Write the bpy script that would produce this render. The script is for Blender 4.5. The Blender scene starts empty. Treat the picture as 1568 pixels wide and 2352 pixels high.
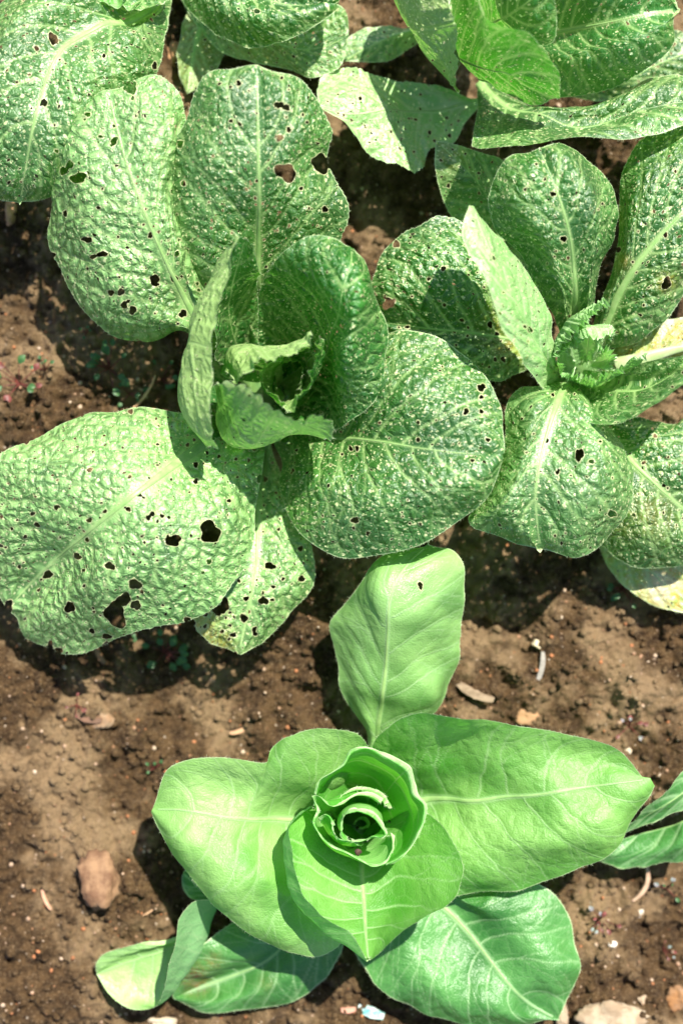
import bpy, math, random
import numpy as np
from mathutils import Vector

S = bpy.context.scene
COL = S.collection
# ------------------------------------------------------------------ camera, sky, sun, exposure
H = 1.70            # camera height above the soil (m)
WG = 0.74           # width of soil seen by the camera (m)
cam_d = bpy.data.cameras.new('camera'); cam = bpy.data.objects.new('camera', cam_d); COL.objects.link(cam)
cam.location = (0, 0, H); cam.rotation_euler = (0, 0, 0)
cam_d.sensor_fit = 'HORIZONTAL'; cam_d.sensor_width = 24.0
cam_d.lens = 24.0 * H / WG
cam_d.clip_start = 0.02; cam_d.clip_end = 200
cam_d.dof.use_dof = True; cam_d.dof.focus_distance = H - 0.15; cam_d.dof.aperture_fstop = 1.6
S.camera = cam
SUN_EL, SUN_AZ = math.radians(57), math.radians(28)      # azimuth from +Y towards +X
w = bpy.data.worlds.new('World'); S.world = w; w.use_nodes = True
wn = w.node_tree; wn.nodes.clear()
sky = wn.nodes.new('ShaderNodeTexSky'); sky.sky_type = 'NISHITA'; sky.sun_disc = False
sky.sun_elevation = SUN_EL; sky.sun_rotation = SUN_AZ; sky.altitude = 200
bg = wn.nodes.new('ShaderNodeBackground'); bg.inputs[1].default_value = 0.08
wo = wn.nodes.new('ShaderNodeOutputWorld')
wn.links.new(sky.outputs[0], bg.inputs[0]); wn.links.new(bg.outputs[0], wo.inputs[0])
sd = bpy.data.lights.new('sun', 'SUN'); sd.energy = 5.0; sd.angle = math.radians(0.6); sd.color = (1.0, 0.95, 0.85)
so = bpy.data.objects.new('sun', sd); COL.objects.link(so)
dv = Vector((math.sin(SUN_AZ)*math.cos(SUN_EL), math.cos(SUN_AZ)*math.cos(SUN_EL), math.sin(SUN_EL)))
so.rotation_euler = dv.to_track_quat('Z', 'Y').to_euler(); so.location = dv*5
S.view_settings.view_transform = 'Standard'; S.view_settings.look = 'None'
S.view_settings.exposure = 1.28; S.view_settings.gamma = 1.0; S.view_settings.use_curve_mapping = False
S.cycles.max_bounces = 5; S.cycles.transparent_max_bounces = 8; S.cycles.diffuse_bounces = 3
S.cycles.transmission_bounces = 4; S.cycles.glossy_bounces = 2

# ------------------------------------------------------------------ helpers
ZS = 1.0           # height factor of the plant being built
def P3(p):
    """picture position (1568 x 2352 grid) at height z -> metres"""
    u, v, z = p; z = z*ZS
    k = WG/1568*(H-z)/H
    return np.array([(u-784)*k, -(v-1176)*k, z])
def to_px(P):
    k = WG/1568*(H-P[..., 2])/H
    return P[..., 0]/k+784, -P[..., 1]/k+1176
def lat(ix, iy, seed):
    h = (ix.astype(np.int64)*374761393 + iy.astype(np.int64)*668265263 + seed*1442695041) & 0xFFFFFFFF
    h = ((h ^ (h >> 13))*1274126177) & 0xFFFFFFFF
    h = (h ^ (h >> 16)) & 0xFFFFFFFF
    h = (h*2246822519) & 0xFFFFFFFF
    h = (h ^ (h >> 15)) & 0xFFFFFFFF
    return h/4294967295.0
def vnoise(x, y, seed=0):
    ix = np.floor(x); iy = np.floor(y); fx = x-ix; fy = y-iy
    fx = fx*fx*fx*(fx*(fx*6-15)+10); fy = fy*fy*fy*(fy*(fy*6-15)+10)
    ix = ix.astype(np.int64); iy = iy.astype(np.int64)
    a = lat(ix, iy, seed); b = lat(ix+1, iy, seed); c = lat(ix, iy+1, seed); d = lat(ix+1, iy+1, seed)
    return (a*(1-fx)+b*fx)*(1-fy)+(c*(1-fx)+d*fx)*fy*1.0 - 0.5
def fbm(x, y, seed=0, o=4):
    r = 0; a = 1; f = 1
    for k in range(o):
        r = r+a*vnoise(x*f+k*17.3, y*f-k*9.1, seed+k); a *= .5; f *= 2.03
    return r
def worley(x, y, seed=0, jit=0.95):
    ix = np.floor(x).astype(np.int64); iy = np.floor(y).astype(np.int64)
    f1 = np.full(x.shape, 9.0); f2 = np.full(x.shape, 9.0); idv = np.zeros(x.shape)
    for dx in (-1, 0, 1):
        for dy in (-1, 0, 1):
            cx = ix+dx; cy = iy+dy
            px = cx+.5+(lat(cx, cy, seed)-.5)*jit; py = cy+.5+(lat(cx, cy, seed+77)-.5)*jit
            d = np.hypot(px-x, py-y)
            n = d < f1
            f2 = np.where(n, f1, np.minimum(f2, d)); idv = np.where(n, lat(cx, cy, seed+5), idv)
            f1 = np.where(n, d, f1)
    return f1, f2, idv
def cr_basis(n_ctrl, u):
    """Catmull-Rom weights: rows = evaluation parameters u in [0,1]"""
    B = np.zeros((len(u), n_ctrl)); x = np.clip(u, 0, 1)*(n_ctrl-1)
    i = np.clip(np.floor(x).astype(int), 0, n_ctrl-2); f = x-i
    W = np.stack([-.5*f+f*f-.5*f**3, 1-2.5*f*f+1.5*f**3, .5*f+2*f*f-1.5*f**3, -.5*f*f+.5*f**3], 1)
    r = np.arange(len(u))
    for k in range(4):
        j = i+k-1
        lo = j < 0; hi = j > n_ctrl-1; ok = ~(lo | hi)
        np.add.at(B, (r[ok], j[ok]), W[ok, k])
        # linear extrapolation beyond the ends
        np.add.at(B, (r[lo], np.zeros(lo.sum(), int)), 2*W[lo, k]); np.add.at(B, (r[lo], np.ones(lo.sum(), int)), -W[lo, k])
        np.add.at(B, (r[hi], np.full(hi.sum(), n_ctrl-1)), 2*W[hi, k]); np.add.at(B, (r[hi], np.full(hi.sum(), n_ctrl-2)), -W[hi, k])
    return B
def resample(pts, n):
    """list of picture points -> n world points, evenly spaced along the curve"""
    A = np.array([P3(p) for p in pts])
    F = cr_basis(len(A), np.linspace(0, 1, 24*len(A))) @ A if len(A) > 2 else np.linspace(A[0], A[-1], 40)
    d = np.r_[0, np.cumsum(np.linalg.norm(np.diff(F, axis=0), axis=1))]
    t = np.linspace(0, d[-1], n)
    return np.stack([np.interp(t, d, F[:, k]) for k in range(3)], 1)
def tag(o, label=None, cat=None, group=None, kind=None):
    for k, v in (('label', label), ('category', cat), ('group', group), ('kind', kind)):
        if v: o[k] = v
    return o
def empty(name, loc, label, cat, group=None):
    o = bpy.data.objects.new(name, None); COL.objects.link(o); o.location = loc; o.empty_display_size = .02
    return tag(o, label, cat, group)
def mesh_obj(name, V, F, mat, parent=None, attrs=None, uv=None, puv=None, smooth=True, origin=None):
    V = np.asarray(V, dtype=np.float32)
    if parent is not None and origin is None:
        M = np.array(parent.matrix_world.translation) if parent.parent is None else ROOT[parent.name]
        origin = M
        if parent.parent is None: origin = np.array(parent.location)
    off = np.zeros(3) if origin is None else np.asarray(origin, float)
    me = bpy.data.meshes.new(name); V2 = V-off
    if isinstance(F, np.ndarray):
        n = F.shape[1]
        me.vertices.add(len(V2)); me.vertices.foreach_set('co', V2.astype(np.float32).ravel())
        me.loops.add(F.size); me.loops.foreach_set('vertex_index', F.ravel().astype(np.int32))
        me.polygons.add(len(F)); me.polygons.foreach_set('loop_start', np.arange(0, F.size, n, dtype=np.int32))
        me.polygons.foreach_set('loop_total', np.full(len(F), n, dtype=np.int32))
        me.update(calc_edges=True)
    else:
        me.from_pydata([tuple(map(float, v)) for v in V2], [], F); me.update()
    if attrs:
        for k, a in attrs.items():
            at = me.attributes.new(k, 'FLOAT', 'POINT'); at.data.foreach_set('value', np.asarray(a, np.float32).ravel())
    if uv is not None:
        at = me.attributes.new('leafuv', 'FLOAT_VECTOR', 'POINT')
        at.data.foreach_set('vector', np.c_[uv, np.zeros(len(uv))].astype(np.float32).ravel())
    if puv is not None:
        at = me.attributes.new('puv', 'FLOAT_VECTOR', 'POINT'); at.data.foreach_set('vector', np.c_[puv, np.zeros(len(puv))].astype(np.float32).ravel())
    if smooth: me.polygons.foreach_set('use_smooth', np.ones(len(me.polygons), bool))
    me.materials.append(mat)
    o = bpy.data.objects.new(name, me); COL.objects.link(o)
    if parent is not None:
        o.parent = parent
        if parent.parent is None and parent.type == 'EMPTY': ROOT[o.name] = off
        else: ROOT[o.name] = off
    else:
        o.location = off
    return o
ROOT = {}

# ------------------------------------------------------------------ materials
class NT:
    def __init__(s, name):
        s.m = bpy.data.materials.new(name); s.m.use_nodes = True; s.t = s.m.node_tree; s.t.nodes.clear()
    def n(s, ty, **kw):
        x = s.t.nodes.new(ty)
        for k, v in kw.items(): setattr(x, k, v)
        return x
    def set(s, inp, v):
        if isinstance(v, bpy.types.NodeSocket): s.t.links.new(v, inp)
        else:
            try: inp.default_value = v
            except Exception: inp.default_value = (*v, 1.0)
    def math(s, op, a, b=None, c=None, clamp=False):
        x = s.n('ShaderNodeMath', operation=op, use_clamp=clamp); s.set(x.inputs[0], a)
        if b is not None: s.set(x.inputs[1], b)
        if c is not None: s.set(x.inputs[2], c)
        return x.outputs[0]
    def mix(s, f, a, b, bt='MIX'):
        x = s.n('ShaderNodeMix', data_type='RGBA', blend_type=bt)
        s.set(x.inputs[0], f); s.set(x.inputs[6], a if isinstance(a, bpy.types.NodeSocket) else (*a, 1)); s.set(x.inputs[7], b if isinstance(b, bpy.types.NodeSocket) else (*b, 1))
        return x.outputs[2]
    def ramp(s, v, a, b, c=0.0, d=1.0, smooth=True):
        x = s.n('ShaderNodeMapRange', interpolation_type='SMOOTHSTEP' if smooth else 'LINEAR'); s.set(x.inputs[0], v)
        for i, q in zip((1, 2, 3, 4), (a, b, c, d)): s.set(x.inputs[i], q)
        return x.outputs[0]
    def attr(s, name):
        return s.n('ShaderNodeAttribute', attribute_name=name)
    def noise(s, vec, scale, detail=4, rough=.55):
        x = s.n('ShaderNodeTexNoise'); 
        if vec is not None: s.set(x.inputs['Vector'], vec)
        x.inputs['Scale'].default_value = scale; x.inputs['Detail'].default_value = detail; x.inputs['Roughness'].default_value = rough
        return x.outputs[0], x.outputs[1]
    def voro(s, vec, scale, feature='F1', rand=1.0, dim='2D'):
        x = s.n('ShaderNodeTexVoronoi', feature=feature, voronoi_dimensions=dim); s.set(x.inputs['Vector'], vec)
        x.inputs['Scale'].default_value = scale; x.inputs['Randomness'].default_value = rand
        return x
def leaf_material(name, top, top2, under, vein, spots=1.0, rough=.47, transl=.32, tcol=(.12, .62, .01), bumpy=1.0, holes=True, rimc=(.55, .68, .36), spec=.85, coat=.45, net_a=1.0, pale_sheen=(.29, .54, .17), ycol=(.46, .40, .035), ycol2=(.42, .24, .04)):
    q = NT(name)
    uv = q.attr('leafuv').outputs['Vector']
    vn = q.attr('vein').outputs['Fac']; rm = q.attr('rim').outputs['Fac']
    puv = q.attr('puv').outputs['Vector']; pk = q.attr('puck').outputs['Fac']
    ho = q.attr('hole').outputs['Fac']; ye = q.attr('yellow').outputs['Fac']; pale = q.attr('pale').outputs['Fac']
    nz, nzc = q.noise(uv, 60, 3); nz2, _ = q.noise(uv, 14, 3); nz3, _ = q.noise(uv, 600, 3, .6)
    # warped leaf coordinates
    wv = q.n('ShaderNodeVectorMath', operation='MULTIPLY_ADD'); q.set(wv.inputs[0], q.noise(uv, 260, 2)[1]); wv.inputs[1].default_value = (.0035, .0035, 0); q.set(wv.inputs[2], uv)
    wuv = wv.outputs[0]
    wp = q.n('ShaderNodeVectorMath', operation='MULTIPLY_ADD'); q.set(wp.inputs[0], q.noise(puv, 1.7, 2)[1]); wp.inputs[1].default_value = (.25, .25, 0); q.set(wp.inputs[2], puv)
    ce = q.voro(wp.outputs[0], 1.0, 'DISTANCE_TO_EDGE').outputs['Distance']; ce2 = q.voro(wp.outputs[0], 2.3, 'DISTANCE_TO_EDGE').outputs['Distance']
    back = q.n('ShaderNodeNewGeometry').outputs['Backfacing']
    net = q.voro(wuv, 330, 'DISTANCE_TO_EDGE').outputs['Distance']       # finest vein mesh
    netl = q.ramp(net, 0.0, .10, 1, 0)
    col = q.mix(q.ramp(nz2, .3, .7), top, top2)
    col = q.mix(q.math('MULTIPLY', pale, q.math('ADD', q.ramp(ce, .02, .30, .3, 1.3) if net_a > .9 else 1.0, q.math('MULTIPLY', q.math('SUBTRACT', nz2, .5), 1.6 if net_a > .9 else 3.4)), clamp=True), col, pale_sheen)  # pale tint, also sheen and sunlit tops painted into the colour, strongest mid-cell
    cellv = q.math('MAXIMUM', q.ramp(ce, 0.0, .07, 1, 0), q.math('MULTIPLY', q.ramp(ce2, 0, .08, 1, 0), .35))
    col = q.mix(q.math('MULTIPLY', cellv, .26*net_a), col, vein)
    col = q.mix(q.math('MULTIPLY', netl, .10), col, vein)
    ucol = q.mix(q.math('MULTIPLY', cellv, .6*net_a), under, vein)
    ucol = q.mix(q.math('MULTIPLY', netl, .35), ucol, vein)
    col = q.mix(back, col, ucol)
    yv = q.math('MULTIPLY', q.math('MULTIPLY', ye, q.ramp(q.math('ADD', nz, nz2), .75, 1.1, .55, 1.15)), q.ramp(q.noise(uv, 210, 4, .7)[0], .40, .58, .45, 1.2), clamp=True)
    col = q.mix(yv, col, q.mix(q.ramp(nz, .42, .66), ycol, ycol2))
    col = q.mix(q.math('MULTIPLY', q.ramp(ye, .72, 1.0), q.ramp(nz2, .46, .60)), col, (.52, .44, .24))
    col = q.mix(q.math('MULTIPLY', vn, .8, clamp=True), col, vein)
    hol = None; spot = None
    if spots > 0:
        spv = 0
        for i, (sc, th, r0, r1) in enumerate(((88, .30, .085, .16), (140, .36, .09, .17), (230, .55, .10, .20))):
            va = q.n('ShaderNodeVectorMath', operation='ADD'); q.set(va.inputs[0], wuv); va.inputs[1].default_value = (i*3.7, i*1.3, 0)
            v = q.voro(va.outputs[0], sc)
            sx = q.n('ShaderNodeSeparateColor'); q.set(sx.inputs[0], v.outputs['Color'])
            on = q.math('GREATER_THAN', q.math('ADD', sx.outputs[0], q.math('MULTIPLY', q.math('SUBTRACT', nz2, .5), 1.3)), th + (1-spots)*.35)
            rad = q.ramp(sx.outputs[1], 0, 1, r0, r1, False)
            dd = q.math('DIVIDE', v.outputs['Distance'], rad)
            k = q.math('MULTIPLY', q.ramp(dd, .75, 1.35, 1, 0), on)
            spot = k if spot is None else q.math('MAXIMUM', spot, k)
            hk = q.math('MULTIPLY', q.math('LESS_THAN', dd, q.ramp(sx.outputs[2], .40, 1, 0, 1.0 if i < 2 else .3, False)), on)
            hol = hk if hol is None else q.math('MAXIMUM', hol, hk)
        spot = q.math('MULTIPLY', spot, q.math('SUBTRACT', 1, q.math('MULTIPLY', vn, .8, clamp=True)))
        col = q.mix(q.math('MULTIPLY', spot, .9), col, (.62, .68, .34))
    # pale brown edges round holes, and the pale leaf rim
    hedge = q.ramp(ho, 0.5, 3.6, 1, 0)
    col = q.mix(q.math('MULTIPLY', hedge, .85), col, (.55, .55, .28))
    rimf = q.math('MULTIPLY', q.ramp(q.math('ADD', rm, q.math('MULTIPLY', q.math('SUBTRACT', nz, .5), .0030)), .0001, .0014, 1, 0), .75)
    col = q.mix(rimf, col, rimc)
    # bump
    pu_ = q.math('ADD', q.math('MULTIPLY', q.ramp(ce, 0, .42), .0018), q.math('MULTIPLY', q.ramp(ce2, 0, .26), .00042))
    h = q.math('MULTIPLY', pu_, q.math('MULTIPLY', pk, q.math('ADD', .55, nz2)))
    fine = q.math('ADD', q.math('MULTIPLY', nz3, .00009), q.math('ADD', q.math('MULTIPLY', q.ramp(net, 0, .25), .00016), q.math('ADD', q.math('MULTIPLY', nz, .0005), q.math('MULTIPLY', q.noise(uv, 150, 3)[0], .0004))))
    h = q.math('ADD', h, q.math('MULTIPLY', fine, bumpy))
    h = q.math('SUBTRACT', h, q.math('MULTIPLY', vn, -.0004))
    bp = q.n('ShaderNodeBump'); bp.inputs['Strength'].default_value = 1.0; bp.inputs['Distance'].default_value = 1.0
    q.set(bp.inputs['Height'], h)
    pb = q.n('ShaderNodeBsdfPrincipled'); q.set(pb.inputs['Base Color'], col)
    q.set(pb.inputs['Roughness'], q.math('ADD', q.math('ADD', rough-.05, q.math('MULTIPLY', nz, .14)), q.math('MULTIPLY', back, .2)))
    pb.inputs['Specular IOR Level'].default_value = spec; pb.inputs['Coat Weight'].default_value = coat; pb.inputs['Coat Roughness'].default_value = .42; pb.inputs['Coat IOR'].default_value = 1.7; q.set(pb.inputs['Coat Normal'], bp.outputs[0]); q.set(pb.inputs['Normal'], bp.outputs[0])
    tr = q.n('ShaderNodeBsdfTranslucent'); q.set(tr.inputs['Normal'], bp.outputs[0])
    tc = q.mix(.35, tcol, col); tc = q.mix(q.math('MULTIPLY', q.math('MAXIMUM', vn, q.math('MULTIPLY', cellv, .5*net_a)), .7, clamp=True), tc, (.42, .62, .16))
    tc = q.mix(q.math('MULTIPLY', yv, .8, clamp=True), tc, (.55, .5, .08))
    if spot is not None: tc = q.mix(q.math('MULTIPLY', spot, .7), tc, (.6, .75, .25))
    q.set(tr.inputs['Color'], tc)
    mx = q.n('ShaderNodeMixShader'); mx.inputs[0].default_value = transl
    q.t.links.new(pb.outputs[0], mx.inputs[1]); q.t.links.new(tr.outputs[0], mx.inputs[2])
    out = q.n('ShaderNodeOutputMaterial'); last = mx.outputs[0]
    if holes:
        hh = q.math('LESS_THAN', q.math('ADD', ho, q.math('MULTIPLY', q.math('SUBTRACT', nz, .5), 1.5)), 0.0)
        if hol is not None: hh = q.math('MAXIMUM', hh, hol)
        tp = q.n('ShaderNodeBsdfTransparent'); m2 = q.n('ShaderNodeMixShader')
        q.set(m2.inputs[0], hh); q.t.links.new(last, m2.inputs[1]); q.t.links.new(tp.outputs[0], m2.inputs[2]); last = m2.outputs[0]
    q.t.links.new(last, out.inputs[0])
    return q.m
def simple_material(name, c1, c2, scale=120, rough=.6, bump=.4, bd=.001, transl=0):
    q = NT(name); co = q.n('ShaderNodeTexCoord').outputs['Object']
    nz, _ = q.noise(co, scale, 5, .6); n2, _ = q.noise(co, scale*5, 3, .6)
    col = q.mix(q.ramp(nz, .35, .65), c1, c2)
    pb = q.n('ShaderNodeBsdfPrincipled'); q.set(pb.inputs['Base Color'], col); pb.inputs['Roughness'].default_value = rough
    bp = q.n('ShaderNodeBump'); bp.inputs['Strength'].default_value = bump; bp.inputs['Distance'].default_value = bd
    q.set(bp.inputs['Height'], q.math('ADD', nz, q.math('MULTIPLY', n2, .5))); q.set(pb.inputs['Normal'], bp.outputs[0])
    out = q.n('ShaderNodeOutputMaterial'); last = pb.outputs[0]
    if transl:
        tr = q.n('ShaderNodeBsdfTranslucent'); q.set(tr.inputs[0], col); mx = q.n('ShaderNodeMixShader'); mx.inputs[0].default_value = transl
        q.t.links.new(last, mx.inputs[1]); q.t.links.new(tr.outputs[0], mx.inputs[2]); last = mx.outputs[0]
    q.t.links.new(last, out.inputs[0]); return q.m
VE = (.38, .58, .20)
M_CAB = leaf_material('cabbage_leaf', (.006, .068, .005), (.022, .140, .006), (.26, .42, .13), VE)
M_CAB_PALE = leaf_material('cabbage_leaf_pale', (.19, .43, .11), (.27, .50, .16), (.30, .46, .15), (.48, .62, .32), rough=.42, spots=.9)
M_CAB_IN = leaf_material('cabbage_inner_leaf', (.007, .100, .005), (.022, .175, .010), (.30, .46, .13), VE, spots=.4, transl=.38, tcol=(.12, .55, .02))
M_LET = leaf_material('lettuce_leaf', (.045, .24, .008), (.11, .36, .028), (.20, .46, .12), (.40, .64, .28), spots=0, rough=.5, transl=.42, tcol=(.14, .66, .02), bumpy=.9, coat=.12, net_a=.35, pale_sheen=(.34, .58, .18), spec=.6)
M_LET_HEART = leaf_material('lettuce_heart_leaf', (.10, .40, .045), (.16, .48, .07), (.28, .56, .16), (.40, .66, .25), spots=0, rough=.5, transl=.45, tcol=(.20, .75, .02), bumpy=.5, net_a=.3, rimc=(.68, .82, .48), spec=.4, coat=0, pale_sheen=(.34, .58, .18))
M_LET_D = leaf_material('lettuce_low_leaf', (.028, .145, .022), (.085, .27, .06), (.19, .40, .16), (.36, .56, .27), spots=0, rough=.40, transl=.3, bumpy=.9, coat=.05, spec=.6, net_a=.4, pale_sheen=(.34, .58, .18), ycol=(.20, .17, .04), ycol2=(.10, .05, .02))
M_RIB = simple_material('midrib', (.24, .44, .13), (.34, .52, .19), 90, .42, .25, .0006, transl=.25)
M_RIBW = simple_material('midrib_white', (.36, .47, .20), (.48, .55, .30), 90, .42, .25, .0006, transl=.2)
M_HAIR = simple_material('leaf_hair', (.50, .62, .36), (.60, .70, .46), 90, .5, .1, .0003, transl=.4)
M_STEM = simple_material('stump', (.07, .16, .04), (.11, .20, .05), 80, .6, .3)

# ------------------------------------------------------------------ leaf builder
SP = 0.00172
def sample(F, S_, T_):
    ns, nt = F.shape[:2]
    x = np.clip(S_, 0, 1)*(ns-1); y = np.clip((T_+1)/2, 0, 1)*(nt-1)
    i = np.clip(x.astype(int), 0, ns-2); j = np.clip(y.astype(int), 0, nt-2); fx = (x-i)[..., None]; fy = (y-j)[..., None]
    return (F[i, j]*(1-fx)+F[i+1, j]*fx)*(1-fy)+(F[i, j+1]*(1-fx)+F[i+1, j+1]*fx)*fy
def build_surface(name, C, plant, mat, seed, flip=None, cup=False, pucker=1.0, cell=.0115, lat_n=8, lat_a=.32, latdep=1.0,
                  serr=.021, ruffle=.005, rimw=1.0, hairs=260, rfreq=7, wav=.012, holes=(), nrand=0, yellow=0, yspots=(), pale=0, rib=(.006, .0012), rib_to=.85,
                  rib_from=0.0, ribmat=None, label=None, veinw=1.0, aspect=1.0, sp=SP, bites=(), edge_rag=0.0):
    rng = np.random.RandomState(seed)
    R, K = C.shape[:2]
    ev = lambda n, m: np.einsum('ai,ijc,bj->abc', cr_basis(R, np.linspace(0, 1, n)), C, cr_basis(K, np.linspace(0, 1, m)))
    Fc = ev(60, 61)
    Ls = np.linalg.norm(np.diff(Fc, axis=0), axis=2).sum(0).max(); Lt = np.linalg.norm(np.diff(Fc, axis=1), axis=2).sum(1).max()
    ns = int(np.clip(Ls/sp, 20, 240)); nt = int(np.clip(Lt/sp, 21, 240))
    F = ev(ns, nt)
    s = np.linspace(0, 1, ns)[:, None]*np.ones((1, nt)); t = np.ones((ns, 1))*np.linspace(-1, 1, nt)[None]
    # ragged / toothed outline
    def prof(a, sd):
        f = 34*max(Ls, Lt)/.25
        saw = (a*f + 2*vnoise(a*9, a*0+sd, sd)) % 1.0
        return serr*(vnoise(a*8, a*0+.3, sd)*2.4 + vnoise(a*25, a*0+.7, sd+1)*1.5 + saw*.55 + .4) + edge_rag*np.clip(vnoise(a*14, a*0+.1, sd+4)*2.6-.35, 0, 1)
    eL = prof(s, seed+1); eR = prof(s, seed+2)
    e = np.where(t < 0, eL, eR)*np.clip(np.abs(t)*1.4-.4, 0, 1)
    T_ = t*(1-e); S_ = s
    if cup: S_ = s*(1-np.clip(prof(t*.5+.5, seed+3), -.02, .2)*s**2)
    F = sample(F, S_, T_)
    # metric coordinates on the leaf
    jm = nt//2
    ds = np.linalg.norm(np.diff(F, axis=0), axis=2); dt = np.linalg.norm(np.diff(F, axis=1), axis=2)
    Ym = np.r_[0, np.cumsum(ds[:, jm])]
    Xc = np.concatenate([np.zeros((ns, 1)), np.cumsum(dt, axis=1)], 1); X = Xc-Xc[:, jm:jm+1]
    Wr = np.abs(X[:, -1:])*(t >= 0)+np.abs(X[:, :1])*(t < 0)
    Lcol = ds.sum(0)[None, :]
    Y = Ym[:, None]*np.ones((1, nt))
    # normals
    def normals(G):
        gs = np.gradient(G, axis=0); gt = np.gradient(G, axis=1)
        n = np.cross(gt, gs); l = np.linalg.norm(n, axis=2, keepdims=True); return n/np.maximum(l, 1e-12)
    N = normals(F)
    up = 1.0; zr = N[int(ns*.66):int(ns*.97)] if cup else N[ns//5:-ns//5]; zm = zr[..., 2].mean()
    if flip is None: up = 1.0 if zm >= 0 else -1.0
    elif flip == 'under': up = -1.0 if zm >= 0 else 1.0
    else: up = -1.0 if flip else 1.0
    # lateral veins
    at = np.abs(t); vein = np.zeros_like(s); dv_ = np.full_like(s, 1.0); dep = np.zeros_like(s)
    wob = vnoise(X*28+seed, Y*28, seed+9)*.045/max(Ls/.25, .3)+vnoise(X*90, Y*90+seed, seed+10)*.010
    for side in (-1, 1):
        m = (t*side > 0)
        for k in range(lat_n):
            s0 = .06+.80*((k+.5*rng.rand()+(.25 if side > 0 else 0))/lat_n)**1.08
            a = lat_a*(1-.45*s0)*(.8+.4*rng.rand()); p = 1.15+.35*rng.rand()
            tmx = .98 if s0 < .9 else .5
            sv = s0+a*at**p*(1-.3*at)
            slope = a*p*at**(p-1)
            br = [(sv, 0, 1.0)]
            for b in range(2 + rng.randint(2)):
                t1 = .22+.6*rng.rand(); sg = rng.choice([-1, 1, 1]); kk = (.12+.14*rng.rand())*sg
                br.append((sv+kk*np.clip(at-t1, 0, 1)**1.0, t1, .62))
            for sv_, t0, wk in br:
                d = np.abs(s+wob-sv_)*Lcol/np.sqrt(1+(slope*Lcol/np.maximum(Wr, .004))**2)
                ok = m & (at >= t0) & (at < tmx)
                wdt = (.0014*(1-.6*at)*wk+.00045)*veinw
                v = np.exp(-(d/wdt)**2)*ok*(1-.35*at)*(wk*.9+.1)*.95
                vein = np.maximum(vein, v)
                dep = np.maximum(dep, np.exp(-(d/.0036)**2)*ok*(1.0 if wk == 1.0 else .45)*(1-.3*at))
    dmid = np.abs(X)
    midw = np.interp(s, [0, rib_to, 1], [rib[0], rib[1]*1.3, rib[1]*.4])
    vein = np.maximum(vein, np.exp(-(dmid/np.maximum(midw*.55, .0007))**4)*(s < .97))
    dep = np.maximum(dep, .8*np.exp(-(dmid/(midw+.003))**2))
    # pockets between the veins
    sk = lat_a*.5*Ls
    cy = (Y - sk*at*.9)
    wx = fbm(X*55, Y*55, seed+20, 2)*.0045; wy = fbm(X*55+9, Y*55, seed+21, 2)*.0045
    if cup: PU = (X+wx)/cell+seed*1.7; PV = (Y+wy)/(cell*1.08*aspect)+seed*.9
    else: PU = (F[..., 0]+wx)/cell+seed*1.7; PV = (F[..., 1]+wy)/cell+seed*.9
    calm = np.clip((dmid-midw*.5)/.008, 0, 1)
    disp = -dep*.0015*latdep*calm
    edf = np.clip((1-at)*Wr/.008, 0, 1)
    puck = pucker*calm*(.3+.7*edf)*(1-.35*dep)
    disp = disp*(.35+.65*edf)
    disp = disp + fbm(X*13+seed, Y*13, seed+50, 2)*wav + vnoise(X*34+seed, Y*34, seed+52)*wav*.22
    ph = vnoise(s*rfreq+(t > 0)*5.3, t*0+.5, seed+60)*2+.35*vnoise(s*rfreq*2.7+(t > 0)*3, t*0+.2, seed+61)*2
    rw = at**3*np.sin(np.pi*np.clip(s, 0, 1))**.4
    if cup:
        ph2 = vnoise(t*rfreq*.7+4, t*0+.5, seed+62)*2+.5*vnoise(t*rfreq*2+4, t*0+.5, seed+63)*2
        disp = disp+ph2*s**4*ruffle*1.3
    disp = disp+ph*rw*ruffle
    V = F+N*up*disp[..., None]
    rimd = (1-at)*Wr
    if cup:
        cum = np.concatenate([np.zeros((1, nt)), np.cumsum(ds, axis=0)], 0); rimd = np.minimum(rimd, cum[-1:]-cum)
    else: rimd = np.minimum(rimd, (1-s)*Lcol*.8+.0)
    # holes eaten by insects: listed ones (picture position of the real hole) and random ones
    pu, pv = to_px(V)
    hs = np.full(s.shape, 30.0)
    hl = [tuple(h) for h in holes]
    for k in range(nrand):
        a = rng.randint(int(ns*.12), int(ns*.93)); b = rng.randint(int(nt*.08), int(nt*.92))
        hl.append((pu[a, b], pv[a, b], rng.choice([2.4, 3, 3.6, 4.5, 6], p=[.36, .28, .2, .11, .05])))
    for hx in hl:
        hu, hv, hr = hx[:3]; ax_ = hx[3] if len(hx) > 3 else rng.uniform(.75, 1.35); th = rng.rand()*3.14 if len(hx) < 4 else 0
        du = pu-hu; dvv = pv-hv
        x_ = (du*math.cos(th)+dvv*math.sin(th))*ax_**.5; y_ = (-du*math.sin(th)+dvv*math.cos(th))/ax_**.5
        an = np.arctan2(y_, x_); ph0 = rng.rand(3)*6.28
        rr = hr*(1+.16*np.sin(2*an+ph0[0])+.12*np.sin(3*an+ph0[1])+.08*np.sin(5*an+ph0[2]))
        hs = np.minimum(hs, np.hypot(x_, y_)-rr)
    for (bu, bv, brad) in bites:
        an = np.arctan2(pv-bv, pu-bu); hs = np.minimum(hs, np.hypot(pu-bu, pv-bv)-brad*(1+.14*np.sin(3*an+bu)+.07*np.sin(7*an)))
    yy = np.full(s.shape, float(yellow))
    for (yu, yv_, yr, ya) in yspots:
        yy = np.maximum(yy, ya*np.exp(-((pu-yu)**2+(pv-yv_)**2)/yr**2))
    idx = np.arange(ns*nt).reshape(ns, nt)
    a, b, c, d = idx[:-1, :-1], idx[:-1, 1:], idx[1:, 1:], idx[1:, :-1]
    Q = np.stack([a, b, c, d], -1).reshape(-1, 4)
    if up < 0: Q = Q[:, ::-1]
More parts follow.
